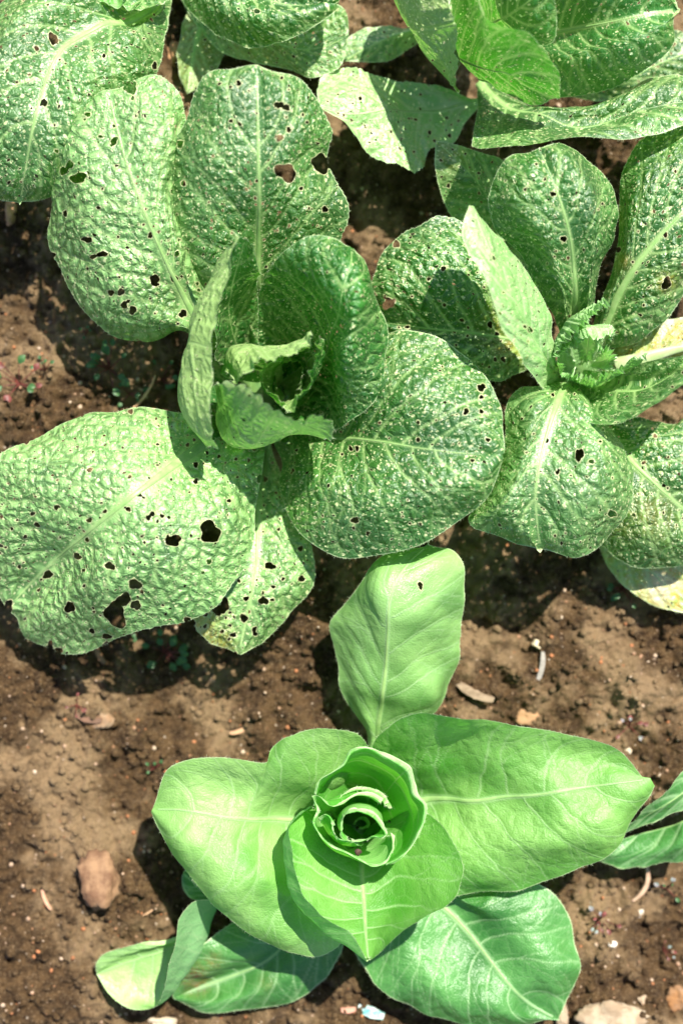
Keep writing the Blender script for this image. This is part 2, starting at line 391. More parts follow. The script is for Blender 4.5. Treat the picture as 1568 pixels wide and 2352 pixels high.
    kill = (hs.ravel()[Q] < -2.5).all(1); Q = np.ascontiguousarray(Q[~kill])
    lf = mesh_obj(name, V.reshape(-1, 3), Q, mat, plant,
                  attrs=dict(vein=vein, puck=puck, rim=rimd/rimw, hole=hs, yellow=yy, pale=np.full(s.shape, float(pale))),  # pale: amount of pale tint and painted sheen per leaf
                  uv=np.c_[(X+seed*.37).ravel(), (Y+seed*.21).ravel()], puv=np.c_[PU.ravel(), PV.ravel()])
    if label: lf['label'] = label
    # fringe of fine hairs along the outline
    if hairs:
        ed_pts = []
        sides = [(V[:, 0], V[:, 3]), (V[:, -1], V[:, -4])]
        if cup: sides.append((V[-1], V[-4]))
        tot = sum(np.linalg.norm(np.diff(a_, axis=0), axis=1).sum() for a_, _ in sides)
        HV = []; nh = int(hairs*min(1.6, tot/.5))
        for a_, b_ in sides:
            ln = np.r_[0, np.cumsum(np.linalg.norm(np.diff(a_, axis=0), axis=1))]; k_ = max(3, int(nh*ln[-1]/tot))
            q = rng.rand(k_)*(ln[-1]*.9)+ln[-1]*.08
            at0 = np.stack([np.interp(q, ln, a_[:, c]) for c in range(3)], 1); inn = np.stack([np.interp(q, ln, b_[:, c]) for c in range(3)], 1)
            o_ = at0-inn; o_ /= np.maximum(np.linalg.norm(o_, axis=1, keepdims=True), 1e-9)
            o_ += rng.normal(size=o_.shape)*.45; o_ *= (rng.uniform(.0008, .0024, (k_, 1)))
            sd_ = np.cross(o_, rng.normal(size=o_.shape)); sd_ /= np.maximum(np.linalg.norm(sd_, axis=1, keepdims=True), 1e-9); sd_ *= .00011
            HV.append(np.stack([at0-sd_, at0+sd_, at0+o_], 1).reshape(-1, 3))
        HV = np.concatenate(HV)
        hs_ = mesh_obj('hairs', HV, np.arange(len(HV)).reshape(-1, 3), M_HAIR, lf, origin=ROOT[lf.name]); hs_['kind'] = 'stuff'
    # midrib: a tapering half-round rib along the middle of the leaf
    if rib and rib[0] > 0:
        i0 = int(rib_from*(ns-1)); i1 = int(rib_to*(ns-1)); st = max(1, (i1-i0)//60)
        ii = np.arange(i0, i1, st); mid = V[ii, jm]; n_ = (N*up)[ii, jm]
        tg = np.gradient(mid, axis=0); tg /= np.maximum(np.linalg.norm(tg, axis=1, keepdims=True), 1e-9)
        sdv = np.cross(tg, n_); sdv /= np.maximum(np.linalg.norm(sdv, axis=1, keepdims=True), 1e-9)
        q = np.linspace(0, 1, len(ii)); wr = rib[0]*(1-q)**1.6+rib[1]*.6; wr = wr*.5*1.0
        m = 12; vs = []
        for k in range(m):
            an = 2*math.pi*k/m; cx_, cz = math.cos(an), math.sin(an)
            gro = (.10*math.cos(6*an))
            vs.append(mid+sdv*(wr*cx_)[:, None]+n_*((wr*(cz*.5+(.0 if cz < 0 else gro*cz)) - wr*.12)[:, None]))
        Vr = np.stack(vs, 1); L_ = len(ii); ix = np.arange(L_*m).reshape(L_, m)
        A = ix[:-1]; Bq = ix[1:]
        Qr = np.stack([A, np.roll(A, -1, 1), np.roll(Bq, -1, 1), Bq], -1).reshape(-1, 4)
        mesh_obj('midrib', Vr.reshape(-1, 3), np.ascontiguousarray(Qr), ribmat or M_RIB, lf, origin=ROOT[lf.name])
    return lf
def leaf(plant, mid, left, right, mat=None, seed=1, bl=.0, br=.0, name='leaf', lm=None, rm=None, rows=9, **kw):
    """open leaf: midrib, left and right outline from base to tip; bl / br = rise of each half between rib and edge"""
    m = resample(mid, rows); l = resample(left, rows); r = resample(right, rows)
    hump = np.sin(np.pi*np.linspace(.0, 1, rows))[:, None]**.7*np.array([[0, 0, 1.0]])
    L2 = resample(lm, rows) if lm else (m+l)/2+hump*bl*1.35
    R2 = resample(rm, rows) if rm else (m+r)/2+hump*br*1.35
    C = np.stack([l, L2, m, R2, r], 1)
    return build_surface(name, C, plant, mat or M_CAB, seed, **kw)
def cup(plant, curves, mat=None, seed=1, name='inner_leaf', cols=9, **kw):
    """upright or curling leaf: curves run across the leaf, from its foot up to its rim"""
    C = np.stack([resample(c, cols) for c in curves], 0)
    kw.setdefault('flip', False)
    return build_surface(name, C, plant, mat or M_CAB_IN, seed, cup=True, **kw)
def stump(plant, r, h):
    n = 14; V = []; rings = [(r*1.25, -.02), (r*1.1, h*.3), (r, h*.7), (r*.6, h), (0.002, h*1.05)]
    c = np.array(plant.location)
    for rr, z in rings:
        for k in range(n):
            a = 2*math.pi*k/n; q = rr*(1+.12*math.sin(3*a+rr*90)); V.append((c[0]+q*math.cos(a), c[1]+q*math.sin(a), z))
    F = [(i*n+k, i*n+(k+1) % n, (i+1)*n+(k+1) % n, (i+1)*n+k) for i in range(len(rings)-1) for k in range(n)]
    return mesh_obj('stem', V, F, M_STEM, plant)
def base(u, v): p = P3((u, v, 0)); return (p[0], p[1], 0)

# ------------------------------------------------------------------ soil
def soil_height(x, y):
    h = fbm(x*5, y*5, 1, 3)*.030 + fbm(x*17+4, y*17, 2, 3)*.022 + fbm(x*45, y*45, 7, 2)*.010
    def lumps(sc, sd, amp, dens):
        wx = vnoise(x/sc*.9, y/sc*.9, sd+3)*.5; wy = vnoise(x/sc*.9+7, y/sc*.9, sd+4)*.5
        f1, f2, i = worley(x/sc+wx, y/sc+wy, sd)
        r = .30+.35*((i*7.3) % 1)
        return amp*np.sqrt(np.clip(1-(f1/r)**2, 0, 1))*(i < dens)*(.4+.9*((i*13.7) % 1))
    big = np.clip(fbm(x*6+2, y*6, 30, 2)+.45, 0, 1)
    return h + lumps(.034, 11, .011, .45)*big + lumps(.019, 12, .0062, .5)*(.3+big) + lumps(.0105, 13, .0042, .75) + fbm(x*110, y*110, 14, 3)*.0075 + lumps(.0062, 15, .0022, .8) + vnoise(x*330, y*330, 17)*.0022
def build_soil():
    def axis(half, step):
        n = int(round(2*half/step)); a = np.linspace(-half, half, n+1)
        o = [half]; st = step
        while o[-1] < 30: st *= 1.35; o.append(o[-1]+st)
        o = np.array(o[1:]); return np.r_[-o[::-1], a, o]
    xs = axis(.47, .0022); ys = axis(.66, .0022)
    X, Y = np.meshgrid(xs, ys, indexing='ij')
    fade = np.clip(1-(np.maximum(np.abs(X)-.55, np.abs(Y)-.75))/.6, .0, 1)
    Z = soil_height(X, Y)*(.3+.7*fade)
    n, m = X.shape; idx = np.arange(n*m).reshape(n, m)
    Q = np.stack([idx[:-1, :-1], idx[1:, :-1], idx[1:, 1:], idx[:-1, 1:]], -1).reshape(-1, 4)
    q = NT('soil'); co = q.n('ShaderNodeTexCoord').outputs['Object']
    n1, _ = q.noise(co, 9, 5, .6); n2, _ = q.noise(co, 70, 6, .65); n3, _ = q.noise(co, 420, 4, .7); n4, _ = q.noise(co, 1500, 3, .7)
    col = q.mix(q.ramp(n2, .32, .68), (.042, .022, .009), (.135, .078, .033))
    col = q.mix(q.math('MULTIPLY', q.ramp(n1, .46, .60), .8), col, (.34, .23, .125))
    col = q.mix(q.math('MULTIPLY', q.ramp(n3, .53, .68), .5), col, (.42, .30, .18))
    col = q.mix(q.math('MULTIPLY', q.ramp(n3, .44, .30), .6), col, (.055, .032, .02))
    v = q.voro(co, 130, dim='3D'); sx = q.n('ShaderNodeSeparateColor'); q.set(sx.inputs[0], v.outputs['Color'])
    pe = q.math('MULTIPLY', q.math('GREATER_THAN', sx.outputs[0], .78), q.ramp(v.outputs['Distance'], .12, .22, 1, 0))
    col = q.mix(pe, col, q.mix(sx.outputs[1], (.55, .46, .36), (.42, .18, .07)))
    pb = q.n('ShaderNodeBsdfPrincipled'); q.set(pb.inputs['Base Color'], col); pb.inputs['Roughness'].default_value = .92; pb.inputs['Specular IOR Level'].default_value = .2
    bp = q.n('ShaderNodeBump'); bp.inputs['Strength'].default_value = 1; bp.inputs['Distance'].default_value = .0055
    q.set(bp.inputs['Height'], q.math('ADD', q.math('MULTIPLY', n3, 1.0), q.math('ADD', q.math('MULTIPLY', n2, .8), q.math('MULTIPLY', n4, .4)))); q.set(pb.inputs['Normal'], bp.outputs[0])
    out = q.n('ShaderNodeOutputMaterial'); q.t.links.new(pb.outputs[0], out.inputs[0])
    o = mesh_obj('soil', np.c_[X.ravel(), Y.ravel(), Z.ravel()], Q, q.m)
    tag(o, 'brown crumbly garden soil of the vegetable bed', None, None, 'structure')
    return q.m
M_SOIL = build_soil()
def ico(level=1):
    import bmesh
    bm = bmesh.new(); bmesh.ops.create_icosphere(bm, subdivisions=level, radius=1)
    V = np.array([v.co[:] for v in bm.verts]); F = np.array([[v.index for v in f.verts] for f in bm.faces]); bm.free(); return V, F
def rockV(rng, level, r, squash=.7, rough=.25):
    V, F = ico(level)
    ax = rng.normal(size=(9, 3)); ax /= np.linalg.norm(ax, axis=1, keepdims=True)
    R = np.ones(len(V))
    for a in ax: R -= rough*np.clip(V@a-.55-.2*rng.rand(), 0, 1)*1.4
    V = V*R[:, None]*(1+rough*.35*rng.normal(size=(len(V), 1))*(.6 if level < 3 else .25))
    V = V*np.array([1, .8+.3*rng.rand(), squash])*r
    a = rng.rand()*6.28; c, s_ = math.cos(a), math.sin(a)
    return V@np.array([[c, s_, 0], [-s_, c, 0], [0, 0, 1]]), F
rng = np.random.RandomState(4)
def crumbs(name, n, r0, r1, mat, label, seed):
    rg = np.random.RandomState(seed); VV = []; FF = []; k = 0
    x = rg.uniform(-.47, .47, n); y = rg.uniform(-.66, .66, n); z = soil_height(x, y)
    protos = [rockV(rg, 1, 1, .75, .3) for _ in range(14)]
    for i in range(n):
        V, F = protos[i % 14]; r = r0+(r1-r0)*rg.rand()**3
        a = rg.rand()*6.28; c, s_ = math.cos(a), math.sin(a)
        V = V@np.array([[c, s_, 0], [-s_, c, 0], [0, 0, 1]])*r
        VV.append(V+np.array([x[i], y[i], z[i]+r*.3])); FF.append(F+k); k += len(V)
    return tag(mesh_obj(name, np.concatenate(VV), np.concatenate(FF), mat, smooth=False), label, name.replace('_', ' '), None, 'stuff')
M_GRIT = simple_material('grit', (.42, .33, .24), (.24, .12, .06), 60, .8, .5)
crumbs('soil_crumbs', 19000, .0009, .0066, M_SOIL, 'loose brown crumbs lying over the whole soil bed', 5)
crumbs('grit', 2200, .0009, .0036, M_GRIT, 'pale grit grains scattered over the soil', 6)
crumbs('rusty_grit', 1300, .0009, .0034, simple_material('rusty_grit_surface', (.34, .13, .05), (.20, .08, .03), 60, .8, .5), 'rusty orange grit grains scattered over the soil', 7)

# ------------------------------------------------------------------ cabbage in the centre
ZS = 1.18
A = empty('cabbage', base(620, 900), 'large dark green cabbage with open rosette and curled heart, left of the centre', 'cabbage', 'cabbages in the bed')
stump(A, .03, .05)
leaf(A, [(600, 900, .03), (500, 800, .08), (430, 700, .12), (360, 550, .15), (310, 430, .165), (270, 310, .165), (250, 205, .155)],
     [(590, 910, .03), (490, 810, .07), (440, 740, .09), (400, 772, .085), (350, 792, .08), (290, 768, .085), (200, 705, .095), (135, 650, .10), (118, 600, .10), (92, 520, .105), (112, 450, .11), (112, 410, .115), (140, 360, .12), (145, 270, .13), (190, 212, .14), (250, 205, .155)],
     [(610, 890, .03), (520, 770, .075), (480, 690, .10), (450, 580, .12), (430, 450, .13), (425, 330, .14), (430, 240, .15), (410, 190, .155), (370, 168, .155), (310, 172, .155), (285, 200, .155), (250, 205, .155)],
     seed=11, bl=.016, br=.012, pale=.68, nrand=60, serr=.022, bites=[(300, 200, 15), (146, 392, 9), (122, 585, 6), (318, 790, 9), (150, 300, 6)], holes=[(355, 643, 12), (262, 323, 9), (180, 408, 15, .7), (160, 378, 9), (278, 670, 8), (285, 700, 8), (200, 550, 9, .6), (235, 583, 9, .6), (345, 540, 6), (420, 720, 9), (305, 712, 9), (255, 672, 7), (400, 640, 8)], rib=(.017, .0022), rib_to=.72, lat_n=8)
leaf(A, [(610, 850, .03), (600, 740, .06), (592, 620, .11), (595, 450, .165), (592, 300, .19), (590, 147, .19)],
     [(590, 860, .03), (560, 760, .06), (480, 690, .09), (400, 580, .115), (368, 470, .13), (365, 380, .145), (405, 330, .155), (415, 260, .165), (425, 210, .175), (465, 170, .18), (525, 148, .185), (590, 147, .19)],
     [(625, 850, .03), (660, 760, .06), (730, 660, .09), (785, 570, .11), (802, 480, .125), (790, 410, .135), (755, 372, .14), (735, 360, .15), (765, 310, .155), (762, 270, .16), (735, 212, .17), (690, 170, .18), (640, 150, .185), (590, 147, .19)],
     seed=12, bl=.02, br=.02, nrand=50, pale=.1, bites=[(752, 372, 13), (412, 330, 9), (370, 425, 7), (800, 530, 8)], holes=[(656, 395, 22, .8), (640, 240, 9), (657, 246, 8), (663, 297, 6), (642, 316, 8), (735, 375, 20), (746, 480, 7), (548, 190, 6), (590, 415, 4)], rib=(.013, .002), rib_to=.8, lat_n=8, ribmat=M_RIB)
leaf(A, [(620, 960, .03), (700, 995, .06), (800, 1008, .10), (920, 1022, .15), (1030, 1040, .17), (1148, 1045, .165)],
     [(620, 950, .03), (720, 930, .07), (800, 860, .09), (850, 790, .11), (900, 765, .12), (960, 768, .13), (1040, 790, .14), (1100, 840, .15), (1140, 900, .155), (1157, 970, .16), (1148, 1045, .165)],
     [(620, 975, .03), (635, 1040, .05), (645, 1110, .07), (665, 1180, .09), (705, 1240, .11), (770, 1285, .12), (850, 1282, .13), (930, 1265, .14), (1000, 1240, .15), (1070, 1190, .155), (1120, 1130, .16), (1148, 1045, .165)],
     seed=13, bl=.02, br=.028, pale=.05, nrand=30, serr=.006, holes=[(1105, 890, 9), (1105, 912, 5), (1070, 945, 7), (1105, 945, 5), (815, 1195, 8), (960, 970, 4), (1120, 1010, 5), (960, 1010, 5), (805, 1030, 5), (820, 1030, 5)], rib=(.008, .0016), rib_to=.7, lat_n=8)
leaf(A, [(600, 950, .03), (530, 985, .07), (440, 1035, .125), (370, 1088, .16), (270, 1170, .165), (170, 1250, .13), (90, 1320, .095), (20, 1395, .065)],
     [(590, 940, .03), (520, 960, .07), (450, 965, .10), (400, 945, .105), (350, 950, .11), (300, 952, .11), (240, 955, .11), (170, 948, .11), (120, 965, .11), (70, 1020, .115), (10, 1035, .12), (-50, 1070, .12), (-75, 1160, .10), (-65, 1260, .085), (-35, 1350, .07), (20, 1395, .065)],
     [(605, 965, .03), (600, 1010, .06), (603, 1060, .09), (585, 1110, .10), (590, 1190, .11), (575, 1270, .115), (545, 1350, .115), (500, 1395, .115), (420, 1415, .115), (340, 1440, .11), (270, 1475, .105), (210, 1490, .075), (130, 1492, .055), (60, 1470, .055), (10, 1430, .06), (20, 1395, .065)],
     seed=14, bl=.012, br=.018, nrand=90, pale=.85, serr=.014, edge_rag=.06,  # high pale value paints the whitish sheen into this leaf's colour
     holes=[(482, 1222, 24, .9), (398, 1242, 15, .6), (385, 1232, 4), (265, 1412, 26), (283, 1378, 16), (312, 1390, 11), (310, 1342, 13), (252, 1300, 10, .7), (20, 1393, 12, 1.3), (160, 1395, 12, 1.4), (110, 1320, 10, .7), (178, 1278, 8), (205, 1195, 6), (318, 1135, 7), (245, 1462, 8, .7), (115, 1485, 9, 1.6), (295, 1170, 6), (130, 1165, 6), (480, 1290, 6), (350, 1180, 6), (200, 1240, 5), (372, 1185, 5), (75, 1180, 5), (85, 1205, 6)],
     bites=[(245, 1490, 14), (345, 1455, 6), (112, 1492, 11), (135, 1496, 9), (430, 1425, 8), (598, 1100, 9), (300, 945, 6), (60, 1012, 8)], rib=(.020, .0022), rib_to=.8, lat_n=9, ribmat=M_RIB)
leaf(A, [(605, 980, .02), (598, 1080, .05), (592, 1180, .075), (588, 1290, .09), (570, 1400, .09), (548, 1503, .075)],
     [(595, 985, .02), (575, 1080, .05), (540, 1170, .06), (490, 1270, .07), (445, 1350, .07), (432, 1405, .07), (445, 1440, .07), (470, 1475, .07), (505, 1490, .07), (548, 1503, .075)],
     [(615, 980, .02), (640, 1060, .04), (670, 1140, .055), (705, 1220, .065), (732, 1290, .07), (722, 1350, .07), (690, 1390, .07), (655, 1440, .07), (610, 1488, .07), (548, 1503, .075)],
     seed=15, nrand=46, pale=.65, bl=.012, br=.012, edge_rag=.05, bites=[(472, 1492, 12), (440, 1430, 9), (540, 1505, 7), (722, 1370, 6), (500, 1402, 12), (470, 1408, 8)], yspots=[(450, 1440, 45, 1.0), (500, 1480, 35, .8), (520, 1500, 25, .6)],
     holes=[(605, 1100, 8), (672, 1140, 7), (620, 1300, 10, .7), (605, 1380, 10), (560, 1420, 9), (565, 1375, 6), (690, 1260, 6), (672, 1180, 5), (690, 1330, 6), (650, 1330, 4), (585, 1455, 6), (640, 1455, 6), (515, 1390, 14, 1.5)], rib=(.013, .002), label='low cabbage leaf with a yellowing lower edge')
# upright inner leaves
cup(A, [[(560, 800, .03), (530, 880, .03), (560, 960, .03)],
        [(500, 640, .12), (450, 760, .11), (430, 860, .11), (450, 960, .11), (480, 1020, .11)],
        [(528, 552, .20), (478, 650, .175), (430, 750, .17), (404, 860, .17), (422, 955, .17), (478, 1034, .165)],
        [(545, 535, .21), (520, 590, .21), (495, 690, .21), (484, 800, .21), (489, 900, .21), (491, 980, .205), (484, 1034, .18)]],
    mat=M_CAB_IN, seed=21, flip='under', serr=.006, ruffle=.003, pucker=.6, lat_n=6, rib=(0, 0), name='inner_leaf', label='folded cabbage leaf showing its pale yellow green underside')
cup(A, [[(590, 860, .03), (600, 850, .03), (615, 840, .03)],
        [(500, 830, .10), (545, 790, .08), (595, 740, .06)],
        [(490, 770, .145), (530, 700, .13), (598, 660, .11)],
        [(498, 690, .17), (535, 620, .165), (600, 640, .14)],
        [(528, 565, .19), (548, 533, .195), (578, 552, .18)]],
    mat=M_CAB_IN, seed=22, flip=None, serr=.01, ruffle=.003, lat_n=6, rib=(0, 0))
leaf(A, [(660, 900, .04), (720, 850, .09), (752, 780, .145), (782, 700, .195), (800, 630, .20), (805, 570, .175)],
     [(640, 900, .04), (600, 820, .06), (592, 740, .09), (598, 660, .13), (640, 592, .16), (700, 555, .175), (760, 546, .18), (805, 570, .175)],
     [(690, 930, .04), (740, 980, .08), (768, 992, .11), (810, 962, .13), (862, 918, .14), (878, 840, .145), (880, 740, .15), (855, 655, .155), (805, 570, .175)],
     lm=[(650, 895, .04), (655, 800, .065), (668, 720, .105), (692, 640, .16), (735, 590, .19), (775, 565, .185), (805, 570, .175)],
     rm=[(675, 915, .04), (745, 900, .10), (775, 850, .17), (805, 780, .20), (825, 710, .205), (828, 640, .195), (805, 570, .175)],
     mat=M_CAB_IN, seed=23, serr=.008, nrand=3, lat_n=8, rib=(.007, .0012), rib_to=.6, name='inner_leaf', pucker=1.5, cell=.0095, label='big inner cabbage leaf bulging over the right of the heart')
cup(A, [[(600, 900, .04), (620, 920, .04), (660, 930, .04)],
        [(505, 900, .09), (540, 990, .09), (590, 1005, .09), (650, 980, .09), (720, 975, .09)],
        [(490, 885, .16), (505, 962, .155), (545, 1012, .15), (595, 1020, .15), (645, 1002, .155), (700, 990, .16), (757, 1012, .165)],
        [(515, 872, .21), (560, 885, .225), (605, 910, .23), (650, 940, .23), (700, 952, .225), (738, 952, .215), (762, 985, .20)]],
    mat=M_CAB_IN, seed=24, flip='under', serr=.006, ruffle=.0055, rfreq=9, pucker=.6, lat_n=6, rib=(0, 0), pale=0, label='inner cabbage leaf turned inward with a crisped pale rim')
cup(A, [[(620, 880, .04), (640, 870, .04), (660, 860, .04)],
        [(525, 870, .11), (550, 830, .11), (620, 810, .11), (700, 790, .11)],
        [(508, 850, .155), (530, 802, .16), (580, 794, .16), (645, 796, .165), (712, 768, .17)],
        [(530, 872, .19), (562, 866, .20), (592, 835, .21), (640, 818, .21), (690, 795, .205), (720, 772, .195)]],
    mat=M_CAB_IN, seed=25, flip='under', serr=.006, ruffle=.0055, rfreq=9, pucker=.6, lat_n=5, rib=(0, 0), pale=.3)
cup(A, [[(640, 880, .05), (670, 900, .05), (660, 930, .05)],
        [(735, 800, .12), (738, 850, .12), (710, 900, .12), (650, 935, .12)],
        [(738, 770, .175), (728, 830, .185), (700, 890, .19), (660, 938, .19)]],
    mat=M_CAB_IN, seed=26, flip=None, serr=.008, ruffle=.0055, rfreq=9, pucker=.8, lat_n=5, rib=(0, 0))
cup(A, [[(640, 870, .05), (630, 890, .05), (650, 915, .05)],
        [(640, 815, .12), (600, 850, .12), (600, 900, .12), (640, 935, .12)],
        [(650, 815, .165), (596, 845, .17), (598, 890, .175), (650, 938, .18)]],
    mat=M_CAB_IN, seed=27, flip=None, serr=.008, ruffle=.003, pucker=.8, lat_n=5, rib=(0, 0))
cup(A, [[(650, 880, .03), (660, 870, .03), (670, 880, .03)],
        [(620, 900, .08), (640, 830, .08), (700, 830, .08), (700, 890, .08)],
        [(625, 900, .10), (650, 840, .11), (690, 845, .11), (690, 900, .10)]],
    mat=M_CAB_IN, seed=28, flip=None, serr=.02, ruffle=.003, pucker=.8, lat_n=4, rib=(0, 0))

# ------------------------------------------------------------------ cabbage on the right
B = empty('cabbage', base(1330, 840), 'green cabbage with a small frilled open heart, by the right edge', 'cabbage', 'cabbages in the bed')
stump(B, .025, .05)
leaf(B, [(1290, 840, .04), (1200, 785, .07), (1080, 762, .085), (960, 748, .085), (872, 740, .075)],
     [(1285, 820, .04), (1240, 720, .07), (1160, 600, .09), (1090, 520, .10), (1030, 492, .10), (965, 508, .10), (908, 535, .095), (905, 565, .09), (862, 620, .085), (853, 690, .08), (872, 740, .075)],
     [(1285, 860, .04), (1240, 850, .06), (1195, 855, .07), (1145, 880, .075), (1080, 860, .075), (1000, 820, .07), (920, 790, .07), (872, 740, .075)],
     seed=31, bl=.022, br=.01, nrand=46, edge_rag=.04, rib=(.006, .0012), yspots=[(1160, 740, 60, .35), (1180, 800, 50, .4)],
     holes=[(892, 697, 13, .9), (910, 560, 8), (905, 690, 4), (1125, 745, 7), (1140, 770, 7), (985, 640, 5), (1060, 735, 5), (1020, 700, 5), (1155, 825, 6)])
leaf(B, [(1310, 860, .05), (1250, 830, .13), (1190, 700, .19), (1130, 590, .205), (1075, 478, .19)],
     [(1300, 870, .05), (1236, 886, .12), (1205, 830, .17), (1165, 770, .20), (1130, 690, .215), (1100, 615, .215), (1070, 555, .21), (1040, 505, .20), (1075, 478, .19)],
     [(1320, 850, .05), (1268, 840, .11), (1272, 775, .13), (1250, 710, .14), (1215, 640, .15), (1165, 580, .16), (1125, 530, .17), (1095, 480, .18), (1075, 478, .19)],
     mat=M_CAB_PALE, seed=32, bl=.004, br=.008, nrand=9, rib=(.003, .001), rib_from=.1, pucker=.7, pale=.3, label='pale cabbage leaf leaning over like a narrow blade')
leaf(B, [(1330, 830, .04), (1322, 740, .09), (1318, 640, .13), (1305, 530, .165), (1272, 430, .175), (1238, 337, .165)],
     [(1310, 830, .04), (1285, 750, .08), (1245, 690, .10), (1205, 615, .115), (1150, 560, .125), (1125, 490, .135), (1145, 420, .145), (1175, 365, .155), (1205, 342, .16), (1238, 337, .165)],
     [(1350, 830, .04), (1355, 740, .08), (1375, 640, .10), (1400, 580, .11), (1425, 500, .12), (1405, 430, .13), (1370, 375, .14), (1320, 335, .15), (1275, 330, .16), (1238, 337, .165)],
     seed=33, bl=.022, br=.024, pale=.05, nrand=18, rib=(.011, .0018), lat_n=7, pucker=1.2, holes=[(1270, 445, 6), (1294, 548, 7)])
leaf(B, [(1350, 840, .04), (1385, 760, .07), (1435, 650, .10), (1500, 560, .12), (1575, 480, .13), (1660, 400, .12)],
     [(1340, 830, .04), (1360, 740, .06), (1385, 660, .08), (1418, 560, .09), (1415, 430, .10), (1455, 330, .11), (1520, 285, .11), (1600, 275, .11), (1660, 320, .11), (1660, 400, .12)],
     [(1360, 850, .04), (1410, 800, .06), (1470, 775, .08), (1540, 720, .09), (1600, 660, .10), (1670, 600, .11), (1700, 500, .11), (1660, 400, .12)],
     seed=34, bl=.015, br=.014, nrand=28, rib=(.018, .002), lat_n=8, ribmat=M_RIB, holes=[(1420, 573, 6), (1530, 650, 12, 1.6)], yspots=[(1400, 500, 25, .4), (1530, 648, 22, .6), (1430, 600, 20, .4)])
leaf(B, [(1310, 870, .05), (1290, 905, .11), (1268, 950, .14), (1240, 1050, .155), (1228, 1150, .15), (1240, 1270, .125)],
     [(1295, 865, .05), (1240, 890, .08), (1190, 905, .10), (1158, 960, .115), (1148, 1050, .12), (1110, 1130, .12), (1070, 1190, .12), (1120, 1222, .12), (1180, 1252, .12), (1240, 1270, .125)],
     [(1325, 870, .05), (1340, 910, .09), (1370, 970, .11), (1425, 1020, .12), (1458, 1085, .12), (1448, 1150, .12), (1410, 1205, .12), (1355, 1252, .12), (1300, 1273, .12), (1240, 1270, .125)],
     seed=35, bl=.018, br=.02, nrand=22, rib=(.018, .0018), ribmat=M_RIB, pale=.3, holes=[(1330, 1045, 12, 1.8), (1405, 1180, 9), (1358, 1060, 6), (1280, 1085, 5)], lat_n=7, rib_to=.75)
leaf(B, [(1330, 880, .03), (1370, 960, .065), (1430, 1040, .09), (1500, 1110, .10), (1580, 1180, .09), (1660, 1240, .08)],
     [(1320, 890, .03), (1340, 990, .05), (1370, 1100, .06), (1360, 1200, .07), (1372, 1255, .07), (1430, 1288, .07), (1500, 1303, .07), (1580, 1300, .07), (1640, 1280, .075), (1660, 1240, .08)],
     [(1345, 870, .03), (1420, 930, .05), (1500, 985, .07), (1560, 945, .08), (1610, 960, .08), (1670, 1040, .08), (1690, 1140, .08), (1660, 1240, .08)],
     seed=36, bl=.015, br=.012, nrand=22, rib=(.016, .0018), ribmat=M_RIB, lat_n=7, yspots=[(1500, 1190, 60, .25), (1430, 1200, 50, .2)])
leaf(B, [(1340, 870, .05), (1400, 885, .10), (1470, 885, .12), (1560, 860, .13), (1660, 800, .13)],
     [(1345, 850, .05), (1400, 850, .10), (1470, 835, .13), (1560, 812, .14), (1640, 790, .14), (1660, 800, .13)],
     [(1335, 880, .05), (1322, 955, .13), (1390, 962, .165), (1470, 945, .185), (1540, 900, .19), (1610, 850, .18), (1660, 800, .13)],
     rm=[(1338, 880, .05), (1340, 925, .115), (1400, 930, .15), (1470, 915, .165), (1545, 875, .17), (1615, 830, .16), (1660, 800, .13)],
     mat=M_CAB, seed=37, nrand=4, rib=(.006, .001), pale=.1, flip=None, name='leaf')
leaf(B, [(1360, 860, .04), (1410, 848, .06), (1500, 818, .07), (1580, 795, .07), (1670, 780, .06)],
     [(1360, 850, .04), (1400, 815, .05), (1440, 775, .055), (1490, 745, .06), (1560, 730, .06), (1640, 730, .06), (1670, 780, .06)],
     [(1365, 870, .04), (1420, 870, .05), (1500, 860, .05), (1580, 850, .05), (1640, 830, .05), (1670, 780, .06)],
     seed=38, yellow=.62, yspots=[(1540, 755, 60, 1.1)], nrand=10, rib=(.020, .006), rib_from=.22, rib_to=.95, ribmat=M_RIBW, pucker=.6, label='yellow old cabbage leaf with a thick white midrib')
leaf(B, [(1310, 700, .03), (1200, 560, .05), (1120, 450, .08), (1060, 380, .09), (1000, 322, .085)],
     [(1290, 710, .03), (1150, 590, .05), (1060, 520, .06), (1018, 480, .07), (1005, 400, .08), (985, 350, .085), (1000, 322, .085)],
     [(1310, 690, .03), (1230, 520, .05), (1180, 430, .06), (1170, 370, .07), (1120, 350, .085), (1050, 330, .09), (1000, 322, .085)],
     seed=39, nrand=24, yellow=.0, pale=.28, pucker=.5, rib=(.004, .001), edge_rag=.05, yspots=[(1030, 360, 40, .3)])
leaf(B, [(1350, 900, .02), (1380, 1100, .03), (1420, 1230, .035), (1490, 1310, .035), (1590, 1390, .03)],
     [(1345, 900, .02), (1350, 1100, .03), (1372, 1255, .03), (1400, 1310, .03), (1455, 1365, .03), (1520, 1400, .03), (1590, 1412, .03)],
     [(1355, 900, .02), (1420, 1100, .03), (1480, 1220, .035), (1560, 1270, .035), (1640, 1330, .03), (1590, 1412, .03)],
     seed=40, yellow=.55, yspots=[(1530, 1350, 80, 1.2), (1400, 1290, 30, .5)], nrand=14, mat=M_CAB_PALE, rib=(.006, .001), edge_rag=.04, pucker=.6, label='yellow withered cabbage leaf lying on the soil')
